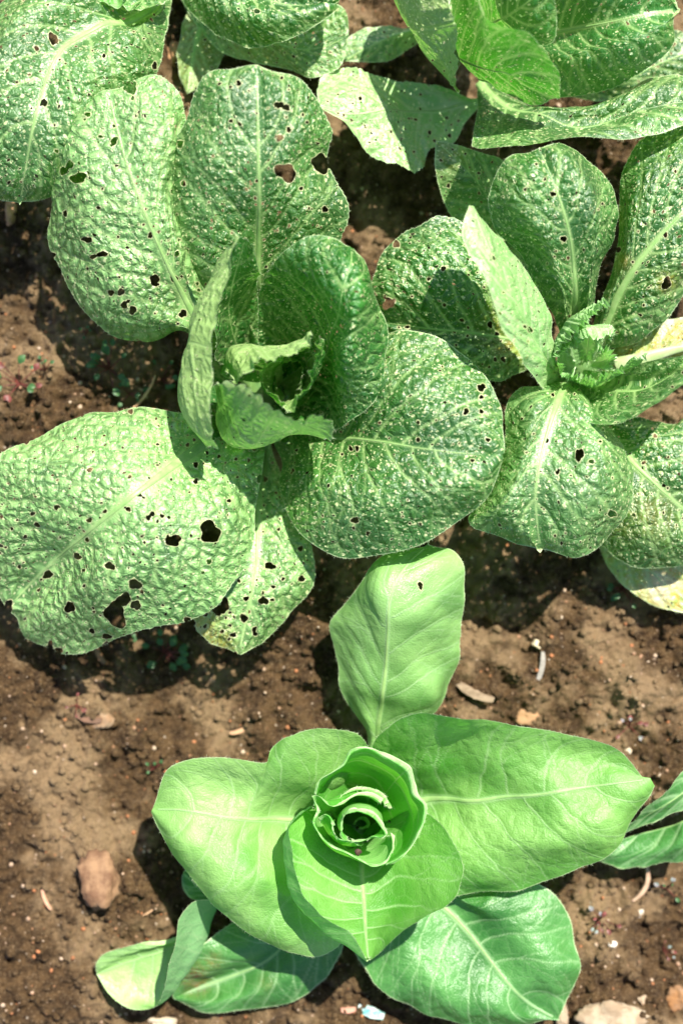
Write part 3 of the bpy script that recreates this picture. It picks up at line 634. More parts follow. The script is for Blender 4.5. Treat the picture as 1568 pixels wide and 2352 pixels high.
# frilled young leaves of the right cabbage's heart
def frill(curves, seed, mat, **k):
    d = dict(serr=.018, ruffle=.0055, rfreq=34, pucker=.55, cell=.008, lat_n=4, rib=(0, 0), rib_to=.8, wav=.003, sp=.0012, flip=None, rimw=1.6, hairs=200, cols=9); d.update(k)
    cup(B, curves, mat=mat, seed=seed, name='heart_leaf', **d)
M_FR = leaf_material('frilled_leaf', (.19, .46, .12), (.34, .60, .22), (.30, .54, .18), (.46, .66, .34), pale_sheen=(.3, .6, .25), spots=0, rough=.42, transl=.4, tcol=(.20, .62, .05), bumpy=.8, rimc=(.60, .78, .46))
frill([[(1310, 850, .05), (1325, 840, .05), (1335, 830, .05)], [(1270, 800, .10), (1300, 740, .10), (1352, 720, .10)],
       [(1276, 824, .145), (1290, 786, .15), (1305, 768, .15), (1324, 755, .15), (1343, 741, .15), (1362, 724, .145), (1381, 702, .14), (1398, 693, .135)]], 50, M_FR, flip='under')
frill([[(1330, 830, .06), (1345, 825, .06), (1360, 830, .06)], [(1322, 760, .12), (1350, 748, .13), (1395, 755, .12)],
       [(1328, 788, .135), (1350, 775, .15), (1378, 778, .15), (1410, 762, .14), (1400, 788, .13)]], 51, M_FR, flip='under')
frill([[(1345, 840, .06), (1355, 835, .06), (1360, 830, .06)], [(1390, 850, .11), (1398, 825, .11), (1385, 800, .11)],
       [(1408, 850, .14), (1412, 822, .15), (1400, 800, .15), (1368, 795, .14)]], 52, M_FR, rib=(0, 0))
frill([[(1330, 850, .05), (1345, 855, .05), (1360, 850, .05)], [(1312, 868, .09), (1360, 888, .09), (1430, 850, .10)],
       [(1310, 850, .13), (1330, 862, .14), (1365, 868, .15), (1410, 852, .15), (1440, 834, .145), (1490, 810, .135)]], 53, M_FR, rib=(0, 0))
frill([[(1325, 850, .05), (1320, 842, .05), (1325, 835, .05)], [(1300, 862, .10), (1285, 835, .10), (1300, 800, .10)],
       [(1312, 866, .13), (1294, 848, .14), (1288, 812, .14), (1306, 796, .13), (1330, 790, .13)]], 54, M_FR, rib=(0, 0))
frill([[(1300, 860, .05), (1290, 850, .05), (1300, 840, .05)], [(1270, 870, .09), (1262, 850, .09), (1275, 830, .09)],
       [(1262, 880, .11), (1250, 862, .115), (1272, 840, .12), (1285, 832, .11)]], 55, M_FR)
frill([[(1335, 835, .06), (1344, 830, .06), (1350, 828, .06)], [(1334, 836, .09), (1344, 826, .09), (1352, 836, .09)], [(1340, 818, .115), (1344, 812, .12), (1350, 820, .115)]], 56, M_FR, ruffle=.001, hairs=40)
frill([[(1325, 870, .04), (1335, 870, .04), (1345, 870, .04)], [(1296, 885, .07), (1312, 890, .075), (1325, 890, .07)], [(1284, 905, .085), (1300, 915, .09), (1316, 905, .085)]], 57, M_FR, ruffle=.002, hairs=60)

# ------------------------------------------------------------------ cabbages beyond the top of the frame
C = empty('cabbage', base(330, -60), 'cabbage in the top left corner with one huge blistered leaf', 'cabbage', 'cabbages in the bed')
stump(C, .03, .05)
leaf(C, [(380, -40, .05), (330, 30, .09), (240, 45, .125), (160, 85, .145), (105, 180, .155), (75, 300, .15), (45, 470, .11)],
     [(370, -70, .05), (280, -60, .08), (180, -50, .10), (60, -20, .11), (-50, 60, .11), (-110, 180, .11), (-110, 320, .11), (-60, 440, .105), (45, 470, .11)],
     [(395, -20, .05), (400, 20, .07), (385, 55, .08), (372, 90, .09), (375, 130, .09), (350, 180, .095), (310, 250, .10), (290, 330, .10), (230, 400, .105), (150, 440, .105), (45, 470, .11)],
     seed=61, bl=.02, br=.02, nrand=34, pale=.15, rib=(.012, .002), lat_n=7, holes=[(122, 88, 12), (100, 235, 9), (84, 110, 6), (355, 150, 7)], bites=[(372, 165, 9)])
leaf(C, [(380, -80, .04), (470, -60, .08), (560, -30, .10), (660, 10, .115), (770, 10, .11)],
     [(380, -95, .04), (480, -120, .08), (600, -120, .10), (720, -90, .11), (780, -40, .11), (770, 10, .11)],
     [(380, -60, .04), (425, 10, .07), (470, 62, .08), (530, 105, .09), (600, 112, .10), (660, 90, .11), (720, 55, .11), (770, 10, .11)],
     seed=62, bl=.012, br=.015, nrand=10, rib=(.005, .001), holes=[(590, 25, 6)])
leaf(C, [(400, -60, .03), (500, 20, .04), (600, 80, .06), (700, 110, .07), (800, 80, .075)],
     [(400, -70, .03), (540, -40, .04), (700, -20, .06), (780, 10, .07), (806, 45, .075), (800, 80, .075)],
     [(400, -50, .03), (450, 60, .03), (520, 125, .04), (620, 150, .05), (690, 172, .06), (725, 180, .065), (770, 160, .07), (795, 125, .075), (800, 80, .075)],
     seed=63, nrand=12, pale=.3, rib=(.004, .001), yspots=[(580, 140, 80, .35)])
leaf(C, [(350, -60, .06), (330, -10, .11), (310, 20, .13)], [(330, -60, .06), (270, -30, .11), (285, 15, .12), (310, 20, .13)], [(370, -60, .06), (390, -10, .11), (350, 20, .12), (310, 20, .13)],
     seed=64, mat=M_CAB_IN, ruffle=.012, rib=(.003, .001))
leaf(C, [(300, -70, .07), (265, -30, .11), (250, 12, .12)], [(280, -70, .07), (230, -40, .11), (225, 0, .12), (250, 12, .12)], [(310, -60, .07), (300, -20, .11), (280, 20, .12), (250, 12, .12)],
     seed=65, mat=M_LET, ruffle=.012, rib=(.003, .001))

leaf(C, [(500, -60, .02), (470, 20, .03), (445, 110, .035), (430, 215, .03)],
     [(490, -60, .02), (430, 20, .03), (405, 110, .03), (415, 190, .03), (430, 215, .03)], [(520, -60, .02), (530, 30, .03), (520, 120, .03), (470, 190, .03), (430, 215, .03)],
     seed=66, yellow=.35, rib=(.012, .004), pucker=.6, nrand=4, edge_rag=.06, label='old yellowish leaf low in the gap behind the tall centre leaf')
D = empty('cabbage', base(1180, 40), 'bright green cabbage with tall cupped leaves, at the top right', 'cabbage', 'cabbages in the bed')
stump(D, .03, .05)
cup(D, [[(1100, 60, .03), (1120, 40, .03), (1130, 0, .03), (1130, -40, .03)],
        [(1040, 190, .07), (980, 110, .08), (950, 20, .08), (940, -60, .08)],
        [(1052, 215, .10), (985, 150, .12), (930, 70, .13), (900, -20, .13), (910, -100, .13)],
        [(1053, 190, .15), (1048, 110, .175), (1036, 40, .19), (1026, -20, .19), (1020, -90, .19)]],
    seed=71, mat=M_CAB, flip='under', serr=.008, pucker=.6, rib=(0, 0), nrand=6, yellow=.12, label='olive green outer leaf standing left of the bright cupped leaf')
leaf(D, [(1100, 60, .03), (1058, 130, .09), (1120, 150, .13), (1180, 160, .155), (1285, 228, .14)],
     [(1090, 30, .05), (1040, 0, .14), (1042, -70, .19), (1100, -70, .22), (1112, 0, .225), (1125, 62, .225), (1170, 76, .22), (1225, 88, .215), (1262, 115, .20), (1283, 165, .18), (1285, 228, .14)],
     [(1100, 60, .03), (1058, 135, .08), (1100, 175, .09), (1160, 205, .10), (1220, 232, .11), (1285, 228, .14)],
     seed=72, mat=M_CAB_IN, flip=None, rib=(.005, .001), pucker=.45, bl=-.004, label='vivid green cupped leaf with a pale scalloped rim', latdep=.5)
leaf(D, [(1110, 60, .04), (1150, 40, .12), (1200, 10, .17), (1260, -40, .19)],
     [(1110, 40, .04), (1110, -40, .12), (1150, -100, .17), (1220, -120, .19), (1260, -40, .19)],
     [(1120, 70, .04), (1170, 95, .11), (1240, 105, .15), (1280, 95, .165), (1283, 40, .175), (1275, -10, .18), (1260, -40, .19)],
     seed=73, mat=M_CAB_IN, rib=(.005, .001), bl=.005, br=-.006)
leaf(D, [(1180, 90, .04), (1280, 72, .10), (1400, 48, .14), (1490, 28, .15), (1562, 20, .14)],
     [(1180, 70, .04), (1230, -20, .10), (1300, -80, .13), (1400, -100, .14), (1500, -70, .14), (1555, -20, .14), (1562, 20, .14)],
     [(1180, 100, .04), (1230, 190, .08), (1290, 222, .09), (1370, 215, .10), (1430, 205, .115), (1490, 165, .13), (1535, 120, .135), (1560, 65, .14), (1562, 20, .14)],
     seed=74, mat=M_CAB_IN, bl=.018, br=.024, rib=(.006, .0012), pucker=.75, label='broad blistered leaf spreading to the right corner')
leaf(D, [(1100, 190, .03), (1160, 240, .07), (1240, 258, .10), (1330, 285, .115), (1450, 265, .12), (1560, 240, .12), (1660, 220, .11)],
     [(1110, 180, .03), (1200, 225, .06), (1290, 245, .08), (1370, 225, .09), (1470, 188, .10), (1560, 178, .10), (1620, 190, .11), (1660, 220, .11)],
     [(1095, 200, .03), (1090, 290, .10), (1068, 322, .13), (1085, 350, .14), (1130, 360, .145), (1200, 345, .15), (1300, 322, .155), (1400, 315, .155), (1500, 298, .15), (1580, 278, .145), (1660, 220, .11)],
     seed=75, rib=(.010, .0015), rib_to=.35, ruffle=.008, pale=.12, bl=.01, br=.004, label='leaf lying sideways below the corner leaf')
leaf(D, [(1110, 230, .02), (1000, 245, .04), (880, 248, .075), (800, 262, .085), (735, 245, .08)],
     [(1110, 240, .02), (1060, 290, .04), (1040, 325, .055), (985, 350, .06), (985, 392, .065), (930, 396, .07), (870, 352, .08), (820, 325, .085), (800, 287, .085), (750, 262, .085), (735, 245, .08)],
     [(1110, 220, .02), (1050, 215, .04), (980, 190, .05), (915, 170, .06), (880, 160, .065), (845, 155, .07), (790, 130, .07), (740, 165, .075), (720, 200, .08), (735, 245, .08)],
     seed=76, nrand=26, mat=M_CAB_PALE, pale=.3, rib=(.004, .001), pucker=.7, edge_rag=.07, serr=.045, wav=.022, ruffle=.010, label='pale speckled leaf reaching left over the dark gap')
leaf(D, [(1060, 60, .02), (960, 75, .03), (900, 85, .04), (790, 140, .035)],
     [(1060, 70, .02), (960, 100, .03), (890, 140, .035), (790, 140, .035)], [(1060, 50, .02), (940, 65, .03), (850, 70, .035), (790, 95, .035), (790, 140, .035)],
     seed=77, pale=.2, rib=(.006, .001), pucker=.5)
leaf(D, [(1250, 200, .02), (1400, 190, .04), (1500, 150, .05), (1640, 90, .05)],
     [(1250, 190, .02), (1400, 150, .04), (1520, 70, .05), (1640, 90, .05)], [(1250, 210, .02), (1400, 230, .03), (1520, 200, .04), (1640, 160, .045), (1640, 90, .05)],
     seed=78, rib=(.006, .001), nrand=5)

# ------------------------------------------------------------------ lettuce below
ZS = 1.0
E = empty('lettuce', base(820, 1880), 'smooth pale green lettuce with a rose shaped heart, at the bottom centre', 'lettuce', 'lettuces in the bed')
stump(E, .022, .05)
LK = dict(pucker=.26, cell=.015, lat_n=7, latdep=.7, serr=.010, wav=.022, veinw=.45, ruffle=.004, hairs=500)
def LL(*a, **k):
    d = dict(LK); d.update(k); d.setdefault('mat', M_LET); return leaf(E, *a, **d)
LL([(860, 1760, .03), (868, 1670, .06), (882, 1560, .105), (890, 1440, .135), (905, 1340, .145), (985, 1242, .12)],
   [(850, 1760, .03), (842, 1670, .05), (800, 1610, .06), (772, 1530, .07), (746, 1465, .075), (750, 1405, .08), (790, 1380, .105), (830, 1340, .11), (870, 1285, .115), (930, 1245, .115), (985, 1242, .12)],
   [(870, 1760, .03), (900, 1680, .05), (970, 1650, .06), (1012, 1625, .065), (1030, 1570, .07), (1045, 1490, .075), (1050, 1410, .10), (1064, 1340, .11), (1048, 1285, .115), (1010, 1240, .115), (985, 1242, .12)],
   seed=81, mat=M_LET_D, bl=.008, br=.012, rib=(.008, .0016), rib_to=.9, pale=.5, holes=[(965, 1345, 7, 1.6)], pucker=.15, wav=.016)
LL([(780, 1885, .05), (700, 1886, .09), (600, 1886, .125), (500, 1876, .14), (430, 1862, .135), (350, 1860, .12)],
   [(790, 1850, .05), (770, 1790, .09), (820, 1740, .11), (858, 1695, .125), (820, 1678, .145), (770, 1662, .155), (715, 1665, .16), (675, 1688, .155), (640, 1732, .135), (600, 1750, .14), (540, 1740, .14), (470, 1728, .135), (405, 1748, .13), (365, 1805, .125), (350, 1860, .12)],
   [(790, 1900, .05), (800, 2000, .08), (800, 2090, .09), (790, 2170, .10), (740, 2188, .105), (680, 2188, .11), (610, 2172, .115), (550, 2138, .12), (490, 2095, .12), (470, 2050, .12), (420, 1990, .12), (378, 1930, .12), (350, 1860, .12)],
   seed=82, bl=-.004, br=.016, rib=(.008, .0014), rib_to=.75, pale=.6, wav=.020, label='broad left lettuce leaf with a wavy upper edge')
LL([(870, 1870, .05), (970, 1842, .085), (1080, 1840, .105), (1210, 1828, .13), (1350, 1808, .14), (1490, 1792, .13)],
   [(860, 1840, .06), (850, 1760, .10), (862, 1695, .14), (920, 1655, .18), (1000, 1637, .20), (1075, 1643, .19), (1150, 1663, .165), (1240, 1680, .15), (1330, 1690, .145), (1420, 1722, .14), (1480, 1752, .135), (1490, 1792, .13)],
   [(880, 1890, .06), (950, 1960, .08), (1000, 2060, .09), (1080, 2064, .095), (1160, 2060, .10), (1250, 2032, .105), (1330, 1990, .11), (1400, 1942, .115), (1450, 1870, .12), (1490, 1792, .13)],
   seed=83, bl=-.010, br=.016, rib=(.009, .0014), rib_to=.85, pale=.35, pucker=.36, wav=.020, label='long right lettuce leaf with a pointed tip')
LL([(830, 1930, .07), (828, 1985, .10), (830, 2060, .115), (836, 2130, .14), (846, 2202, .185)],
   [(800, 1900, .07), (720, 1850, .13), (665, 1890, .175), (662, 1945, .19), (674, 2025, .195), (694, 2070, .20), (745, 2122, .20), (806, 2163, .198), (846, 2202, .188)],
   [(860, 1900, .07), (950, 1860, .12), (1015, 1890, .15), (1050, 1960, .17), (1057, 2020, .18), (1030, 2078, .19), (970, 2110, .195), (915, 2140, .195), (885, 2180, .19), (846, 2202, .185)],
   lm=[(812, 1915, .07), (740, 1870, .11), (680, 1895, .135), (655, 1965, .15), (662, 2045, .158), (690, 2105, .165), (742, 2152, .17), (806, 2180, .178), (846, 2203, .184)],
   rows=12, seed=84, bl=-.014, br=-.018, rib=(.007, .0014), rib_to=.9, pale=.25, wav=.010, label='cupped front lettuce leaf below the heart')
LL([(860, 1980, .02), (950, 2030, .05), (1042, 2112, .07), (1130, 2220, .08), (1215, 2310, .07), (1285, 2345, .06)],
   [(850, 2000, .02), (790, 2120, .04), (800, 2185, .05), (840, 2245, .055), (910, 2300, .055), (990, 2340, .055), (1080, 2356, .06), (1190, 2362, .06), (1285, 2345, .06)],
   [(870, 1970, .02), (1000, 2000, .05), (1120, 2040, .06), (1250, 2026, .065), (1292, 2075, .065), (1318, 2140, .065), (1327, 2200, .065), (1310, 2275, .06), (1285, 2345, .06)],
   seed=85, mat=M_LET_D, bl=.012, br=.012, rib=(.006, .0013), pucker=.28, wav=.024, serr=.008, label='low dark lettuce leaf at the lower right of its plant')
LL([(760, 2010, .02), (690, 2120, .03), (620, 2200, .035), (520, 2250, .03), (400, 2290, .02)],
   [(750, 2000, .02), (600, 2080, .04), (500, 2140, .045), (440, 2200, .04), (385, 2260, .03), (400, 2290, .02)],
   [(775, 2020, .02), (790, 2130, .03), (785, 2190, .03), (750, 2240, .03), (690, 2290, .03), (610, 2322, .03), (520, 2330, .03), (440, 2315, .025), (400, 2290, .02)],
   seed=86, mat=M_LET_D, bl=.008, br=.012, rib=(.006, .0014), serr=.014, wav=.02, yspots=[(450, 2250, 34, .95), (490, 2210, 22, .6), (610, 2260, 20, .4)], label='low lettuce leaf with a brown stain')
LL([(510, 2060, .03), (460, 2110, .035), (410, 2172, .04), (310, 2208, .04), (222, 2238, .035)],
   [(500, 2060, .05), (470, 2062, .08), (430, 2075, .10), (412, 2105, .11), (411, 2139, .115), (388, 2209, .115), (372, 2275, .095), (345, 2316, .065), (290, 2316, .05), (249, 2282, .045), (222, 2238, .035)],
   [(510, 2050, .035), (450, 2085, .04), (407, 2150, .045), (340, 2165, .055), (270, 2182, .055), (224, 2206, .05), (222, 2238, .035)],
   lm=[(505, 2070, .03), (490, 2100, .035), (476, 2140, .045), (452, 2192, .05), (420, 2238, .05), (385, 2285, .048), (345, 2302, .045), (290, 2275, .042), (250, 2255, .038), (222, 2238, .035)],
   rows=12, seed=87, mat=M_LET_D, br=.004, rib=(.004, .001), serr=.008, pale=.8, wav=.006, ruffle=.002, label='twisted lettuce leaf reaching to the lower left')  # pale paints the highlight onto this folded leaf
LL([(560, 2090, .02), (480, 2060, .04), (420, 2010, .045)], [(560, 2100, .02), (480, 2085, .04), (425, 2055, .045), (420, 2010, .045)], [(560, 2070, .02), (480, 2020, .04), (440, 1990, .045), (420, 2010, .045)],
   seed=88, mat=M_LET_D, rib=(.003, .001))
# heart: rolled leaves round a hollow
def roll(foot, mid, rim, seed, mat=None, lw=10, **k):
    d = dict(pucker=.06, cell=.014, lat_n=5, latdep=.3, serr=.004, wav=.003, ruffle=.0022, rfreq=8, veinw=.5, rib=(0, 0), sp=.0013, flip=False, rimw=4.2, hairs=500); d.update(k)
    lip = []
    for u, v, z in rim:
        r_ = math.hypot(u-826, v-1890); w_ = lw*(.25+1.0*max(0, ((u-826)*.8-(v-1890)*.6)/r_)) + 2.2*math.sin(u*.13+v*.21+seed); lip.append((u+(u-826)/r_*w_, v+(v-1890)/r_*w_, z+.0005))
    cup(E, [foot, mid, rim, lip], mat=mat or M_LET_HEART, seed=seed, cols=17, **d)
def arc(cx, cy, rx, ry, a0, a1, z, n=9):
    return [(cx+rx*math.cos(math.radians(a0+(a1-a0)*i/(n-1))), cy+ry*math.sin(math.radians(a0+(a1-a0)*i/(n-1))), z) for i in range(n)]
roll(arc(825, 1890, 40, 40, 200, 440, .07), arc(832, 1878, 108, 112, 190, 435, .12),
     [(726, 1826, .165), (732, 1800, .168), (755, 1780, .172), (782, 1768, .176), (800, 1738, .18), (826, 1725, .182), (855, 1729, .18), (888, 1748, .178), (918, 1762, .176), (940, 1786, .172), (941, 1822, .166), (960, 1834, .17), (972, 1862, .17), (963, 1896, .17), (946, 1936, .168), (918, 1966, .166), (884, 1985, .16)], 91, label='outer rolled leaf round the lettuce heart', rimw=5.5)
roll(arc(825, 1890, 36, 36, -60, -330, .07), arc(815, 1890, 78, 74, -60, -335, .12),
     [(872, 1846, .14), (850, 1832, .145), (825, 1828, .148), (802, 1834, .15), (778, 1851, .15), (758, 1850, .155), (736, 1832, .16), (716, 1826, .165), (733, 1856, .165), (717, 1881, .168), (730, 1900, .17), (742, 1926, .17), (768, 1947, .17), (795, 1958, .17), (822, 1972, .17), (845, 1986, .168), (880, 1982, .165), (898, 1950, .16), (897, 1915, .15)], 92)
roll(arc(825, 1890, 32, 32, -180, -280, .07), arc(815, 1892, 66, 52, -180, -285, .12),
     [(733, 1880, .162), (750, 1874, .165), (762, 1887, .165), (766, 1908, .165), (780, 1927, .165), (806, 1932, .165), (822, 1936, .16)], 93)
roll(arc(828, 1892, 44, 36, 130, 450, .04), arc(826, 1890, 54, 44, 130, 455, .12),
     [(800, 1930, .16), (788, 1918, .162), (785, 1893, .165), (791, 1873, .168), (811, 1864, .17), (830, 1867, .17), (846, 1872, .17), (866, 1887, .17), (880, 1908, .17), (881, 1921, .17), (856, 1921, .168), (835, 1931, .166), (808, 1932, .164)], 94)
roll(arc(828, 1892, 6, 6, 180, 460, .04), arc(828, 1894, 18, 12, 180, 470, .055), arc(828, 1892, 12, 8, 180, 460, .08), 97, hairs=60)
# bristly frill inside the outer roll
roll(arc(832, 1885, 40, 40, -130, -20, .07), arc(835, 1880, 72, 62, -140, -20, .11), arc(828, 1874, 62, 58, -150, -25, .135), 98)
# soil crumb caught in the heart
p_ = P3((822, 1958, .166)); V_, F_ = rockV(np.random.RandomState(9), 2, .0042, 1, .4)
o_ = mesh_obj('soil_crumb', V_, F_, simple_material('crumb_surface', (.035, .018, .01), (.07, .035, .02), 300, .8, .5)); o_.location = p_
tag(o_, 'dark brown crumb of soil caught at the front of the lettuce heart', 'soil crumb')

G = empty('lettuce', base(1640, 1880), 'lettuce half outside the picture at the lower right edge', 'lettuce', 'lettuces in the bed')
stump(G, .02, .04)
leaf(G, [(1640, 1860, .04), (1590, 1880, .07), (1520, 1900, .05), (1460, 1920, .04), (1400, 1945, .04)],
     [(1640, 1900, .04), (1600, 1960, .05), (1540, 1992, .05), (1480, 1998, .045), (1400, 1996, .04), (1374, 1978, .04), (1400, 1945, .04)],
     [(1640, 1840, .04), (1610, 1880, .045), (1560, 1905, .03), (1500, 1925, .03), (1440, 1945, .035), (1400, 1945, .04)],
     seed=101, mat=M_LET_D, pucker=.3, cell=.016, rib=(.005, .001), lat_n=5, bl=.008)
leaf(G, [(1640, 1820, .05), (1590, 1810, .09), (1520, 1850, .09), (1470, 1885, .07), (1410, 1925, .05)],
     [(1640, 1850, .05), (1590, 1850, .08), (1540, 1865, .08), (1480, 1895, .07), (1410, 1925, .05)],
     [(1640, 1780, .06), (1590, 1755, .10), (1540, 1795, .10), (1490, 1850, .09), (1450, 1885, .07), (1410, 1925, .05)],
     seed=102, mat=M_LET_D, pucker=.3, cell=.016, rib=(.004, .001), lat_n=5)

# ------------------------------------------------------------------ stones and litter on the soil
def sz(u, v):
    p = P3((u, v, 0)); return p, float(soil_height(np.array([p[0]]), np.array([p[1]]))[0])
def stone(u, v, rpx, c1, c2, label, seed, ax=(1, 1, .6), rot=0, cat='stone', name='stone', scale=60):
    rg = np.random.RandomState(seed); p, h = sz(u, v); r = rpx*WG/1568
    V, F = rockV(rg, 4, 1, 1, .55)
    V = V*(1+.24*fbm(V[:, 0]*2.2+seed, V[:, 1]*2.2+V[:, 2]*1.7, seed, 4))[:, None]
    V = V*np.array(ax)*r; a = math.radians(rot); c, s_ = math.cos(a), math.sin(a); V = V@np.array([[c, s_, 0], [-s_, c, 0], [0, 0, 1]])
    o = mesh_obj(name, V, F, simple_material(name+'_surface', c1, c2, scale, .85, .7, .0015)); o.location = (p[0], p[1], h+r*ax[2]*.25)
    return tag(o, label, cat)
BR, BR2 = (.115, .055, .026), (.22, .125, .065); PA, PA2 = (.36, .28, .19), (.22, .155, .095)
stone(228, 2018, 54, BR, BR2, 'reddish brown rough stone left of the lettuce', 1, (1, 1.45, .9))
stone(1395, 2332, 78, PA, PA2, 'large pale stone at the bottom edge, right of the lettuce', 2, (1, .55, .4))
stone(1285, 2320, 26, PA, PA2, 'small pale stone between the low lettuce leaf and the large pale stone', 3, (.8, 1.6, .6), 10)
stone(1560, 2290, 30, (.26, .12, .04), BR2, 'orange brown stone in the lower right corner', 4, (1, 1.1, .6))
stone(1210, 1648, 30, (.30, .17, .08), BR2, 'brown lump above the tip of the right lettuce leaf', 5, (1, .9, .7))
stone(1472, 2102, 13, (.50, .44, .35), (.40, .34, .27), 'small white pebble right of the low dark lettuce leaf', 6, (.8, 1.3, .7))
stone(1232, 1478, 13, (.52, .44, .30), (.42, .34, .22), 'cream pebble beside the grey stick', 7, (1, .9, .7))
stone(36, 498, 24, (.50, .26, .14), BR2, 'rusty stone at the left edge under the corner leaf', 8, (.7, 1.3, .6))
stone(235, 1655, 28, BR2, PA2, 'tan clod in the sunlit soil at the left', 9, (1.2, .8, .6))
stone(370, 2346, 34, (.44, .36, .26), PA, 'pale flat stone cut by the bottom edge', 10, (1.3, .45, .5))
stone(1440, 1725, 14, PA, (.70, .62, .50), 'pale pebble above the right lettuce leaf tip', 11, (1, .8, .7))
stone(405, 130, 24, (.42, .22, .10), (.30, .15, .07), 'rust coloured lump in the gap below the top left cabbage', 12, (1, 1.2, .6))
stone(1400, 2160, 10, (.72, .66, .60), PA, 'tiny pale pebble under the white pebble', 13)
stone(1470, 2290, 14, PA, BR2, 'tan pebble above the large pale stone', 14)
def chip(u, v, L, Wd, rot, c1, c2, label, name, cat, seed, th=.002, curve=.2, tilt=0.1):
    """flat splinter: a tapering, slightly bent sliver with thickness"""
    p, h = sz(u, v); k = WG/1568; L *= k; Wd *= k; n = 12; V = []
    rg = np.random.RandomState(seed)
    for i in range(n):
        q = i/(n-1); w_ = Wd*.5*(math.sin(math.pi*(.12+.76*q))**.5)*(1+.25*(rg.rand()-.5)); x = (q-.5)*L; y = curve*L*(q-.5)**2*1.5; z = tilt*L*(q-.5)
        V += [(x, y-w_, z), (x, y+w_, z), (x, y+w_*.8, z+th), (x, y-w_*.8, z+th)]
    F = [(0, 1, 2, 3), (4*n-1, 4*n-2, 4*n-3, 4*n-4)]
    for i in range(n-1):
        for a, b in ((0, 3), (3, 2), (2, 1), (1, 0)): F.append((4*i+a, 4*i+b, 4*i+4+b, 4*i+4+a))
    o = mesh_obj(name, V, F, simple_material(name+'_surface', c1, c2, 150, .7, .5, .0006), smooth=False)
    o.location = (p[0], p[1], h+.004); o.rotation_euler = (0, 0, math.radians(rot)); return tag(o, label, cat)
chip(1240, 1535, 80, 15, 78, (.20, .18, .16), (.28, .25, .22), 'grey weathered stick lying in the soil', 'stick', 'stick', 1, .003)
chip(226, 1508, 44, 16, -60, (.22, .11, .05), (.16, .08, .04), 'reddish wood chip below the big left leaf', 'wood_chip', 'wood chip', 2)
chip(340, 905, 90, 7, 55, (.50, .32, .18), (.38, .22, .12), 'dry straw piece by the seedlings at the left', 'straw', 'straw', 3)
chip(1085, 1590, 90, 22, -25, (.15, .10, .06), (.24, .17, .11), 'flat tan bark piece right of the upright lettuce leaf', 'bark_piece', 'bark', 4)
chip(850, 2318, 62, 26, -20, (.05, .26, .26), (.50, .55, .52), 'turquoise and white fragment at the bottom edge', 'pottery_shard', 'shard', 5, .003, .1)
chip(800, 2312, 34, 15, 5, (.50, .26, .18), (.42, .20, .14), 'pinkish chip beside the turquoise fragment', 'wood_chip', 'wood chip', 6)
chip(205, 1652, 60, 18, -12, (.16, .08, .045), (.11, .06, .035), 'brown curled dry leaf bit in the left soil', 'dry_leaf', 'dry leaf', 7)
chip(110, 2060, 50, 9, -65, (.48, .26, .16), (.36, .2, .12), 'thin red brown splinter at the left', 'splinter', 'splinter', 8)
chip(550, 1680, 44, 12, 20, (.45, .26, .14), (.36, .2, .12), 'brown splinter above the left lettuce leaf', 'splinter', 'splinter', 9)
chip(350, 2085, 46, 4, 35, (.45, .28, .15), (.36, .2, .12), 'fine brown straw right of the reddish stone', 'straw', 'straw', 10)
chip(1480, 2030, 90, 12, 70, (.40, .27, .18), (.32, .2, .13), 'twisted brown root below the edge lettuce', 'root', 'root', 11, .004, .5)
# ------------------------------------------------------------------ seedlings
M_SEED = simple_material('seedling_leaf', (.03, .10, .03), (.06, .15, .04), 200, .5, .3, .0005, transl=.3)
M_SEEDR = simple_material('red_seedling_leaf', (.22, .05, .04), (.14, .05, .04), 200, .5, .3, .0005, transl=.3)
M_SEEDG = simple_material('grey_seedling_leaf', (.16, .24, .20), (.24, .20, .22), 200, .5, .3, .0005, transl=.2)
def seedling(u, v, rpx, n, label, seed, mats=(M_SEED,), stemmat=None, group=None):
    rg = np.random.RandomState(seed); p, h = sz(u, v); r = rpx*WG/1568
    e = empty('seedling', (p[0], p[1], h), label, 'seedling', group)
    VS = []; FS = []; m = 5
    for i in range(n):
        a = rg.rand()*6.28; d = r*(.35+.65*rg.rand()); z = .006+.016*rg.rand(); tip = np.array([math.cos(a)*d, math.sin(a)*d, z])
        k0 = len(VS)
        for j in range(6):
            q = j/5; c = tip*np.array([q, q, q**.6]); w_ = .0007*(1.2-q*.6)
            for k in range(m):
                t_ = 6.283*k/m; VS.append((c[0]+w_*math.cos(t_), c[1]+w_*math.sin(t_), c[2]+w_*math.sin(t_+1)))
        for j in range(5):
            for k in range(m): FS.append((k0+j*m+k, k0+j*m+(k+1) % m, k0+(j+1)*m+(k+1) % m, k0+(j+1)*m+k))
        L = r*(.28+.2*rg.rand()); Wd = L*.38; V = []; F = []; na = 7
        ca, sa = math.cos(a+rg.uniform(-.7, .7)), math.sin(a+rg.uniform(-.7, .7)); nr = math.hypot(ca, sa); ca /= nr; sa /= nr
        for j in range(na):
            q = j/(na-1); w_ = Wd*math.sin(math.pi*(.04+.92*q)); zz = .25*L*math.sin(q*2.6)
            for s_ in (-1, -.5, 0, .5, 1):
                x = L*q; y = w_*s_; V.append((tip[0]+x*ca-y*sa, tip[1]+x*sa+y*ca, tip[2]+zz+abs(s_)*.18*Wd))
        for j in range(na-1):
            for s_ in range(4): F.append((j*5+s_, j*5+5+s_, j*5+6+s_, j*5+1+s_))
        mesh_obj('leaf', V, F, mats[i % len(mats)], e, origin=np.zeros(3))
    mesh_obj('stem', VS, FS, stemmat or M_SEEDR, e, origin=np.zeros(3))
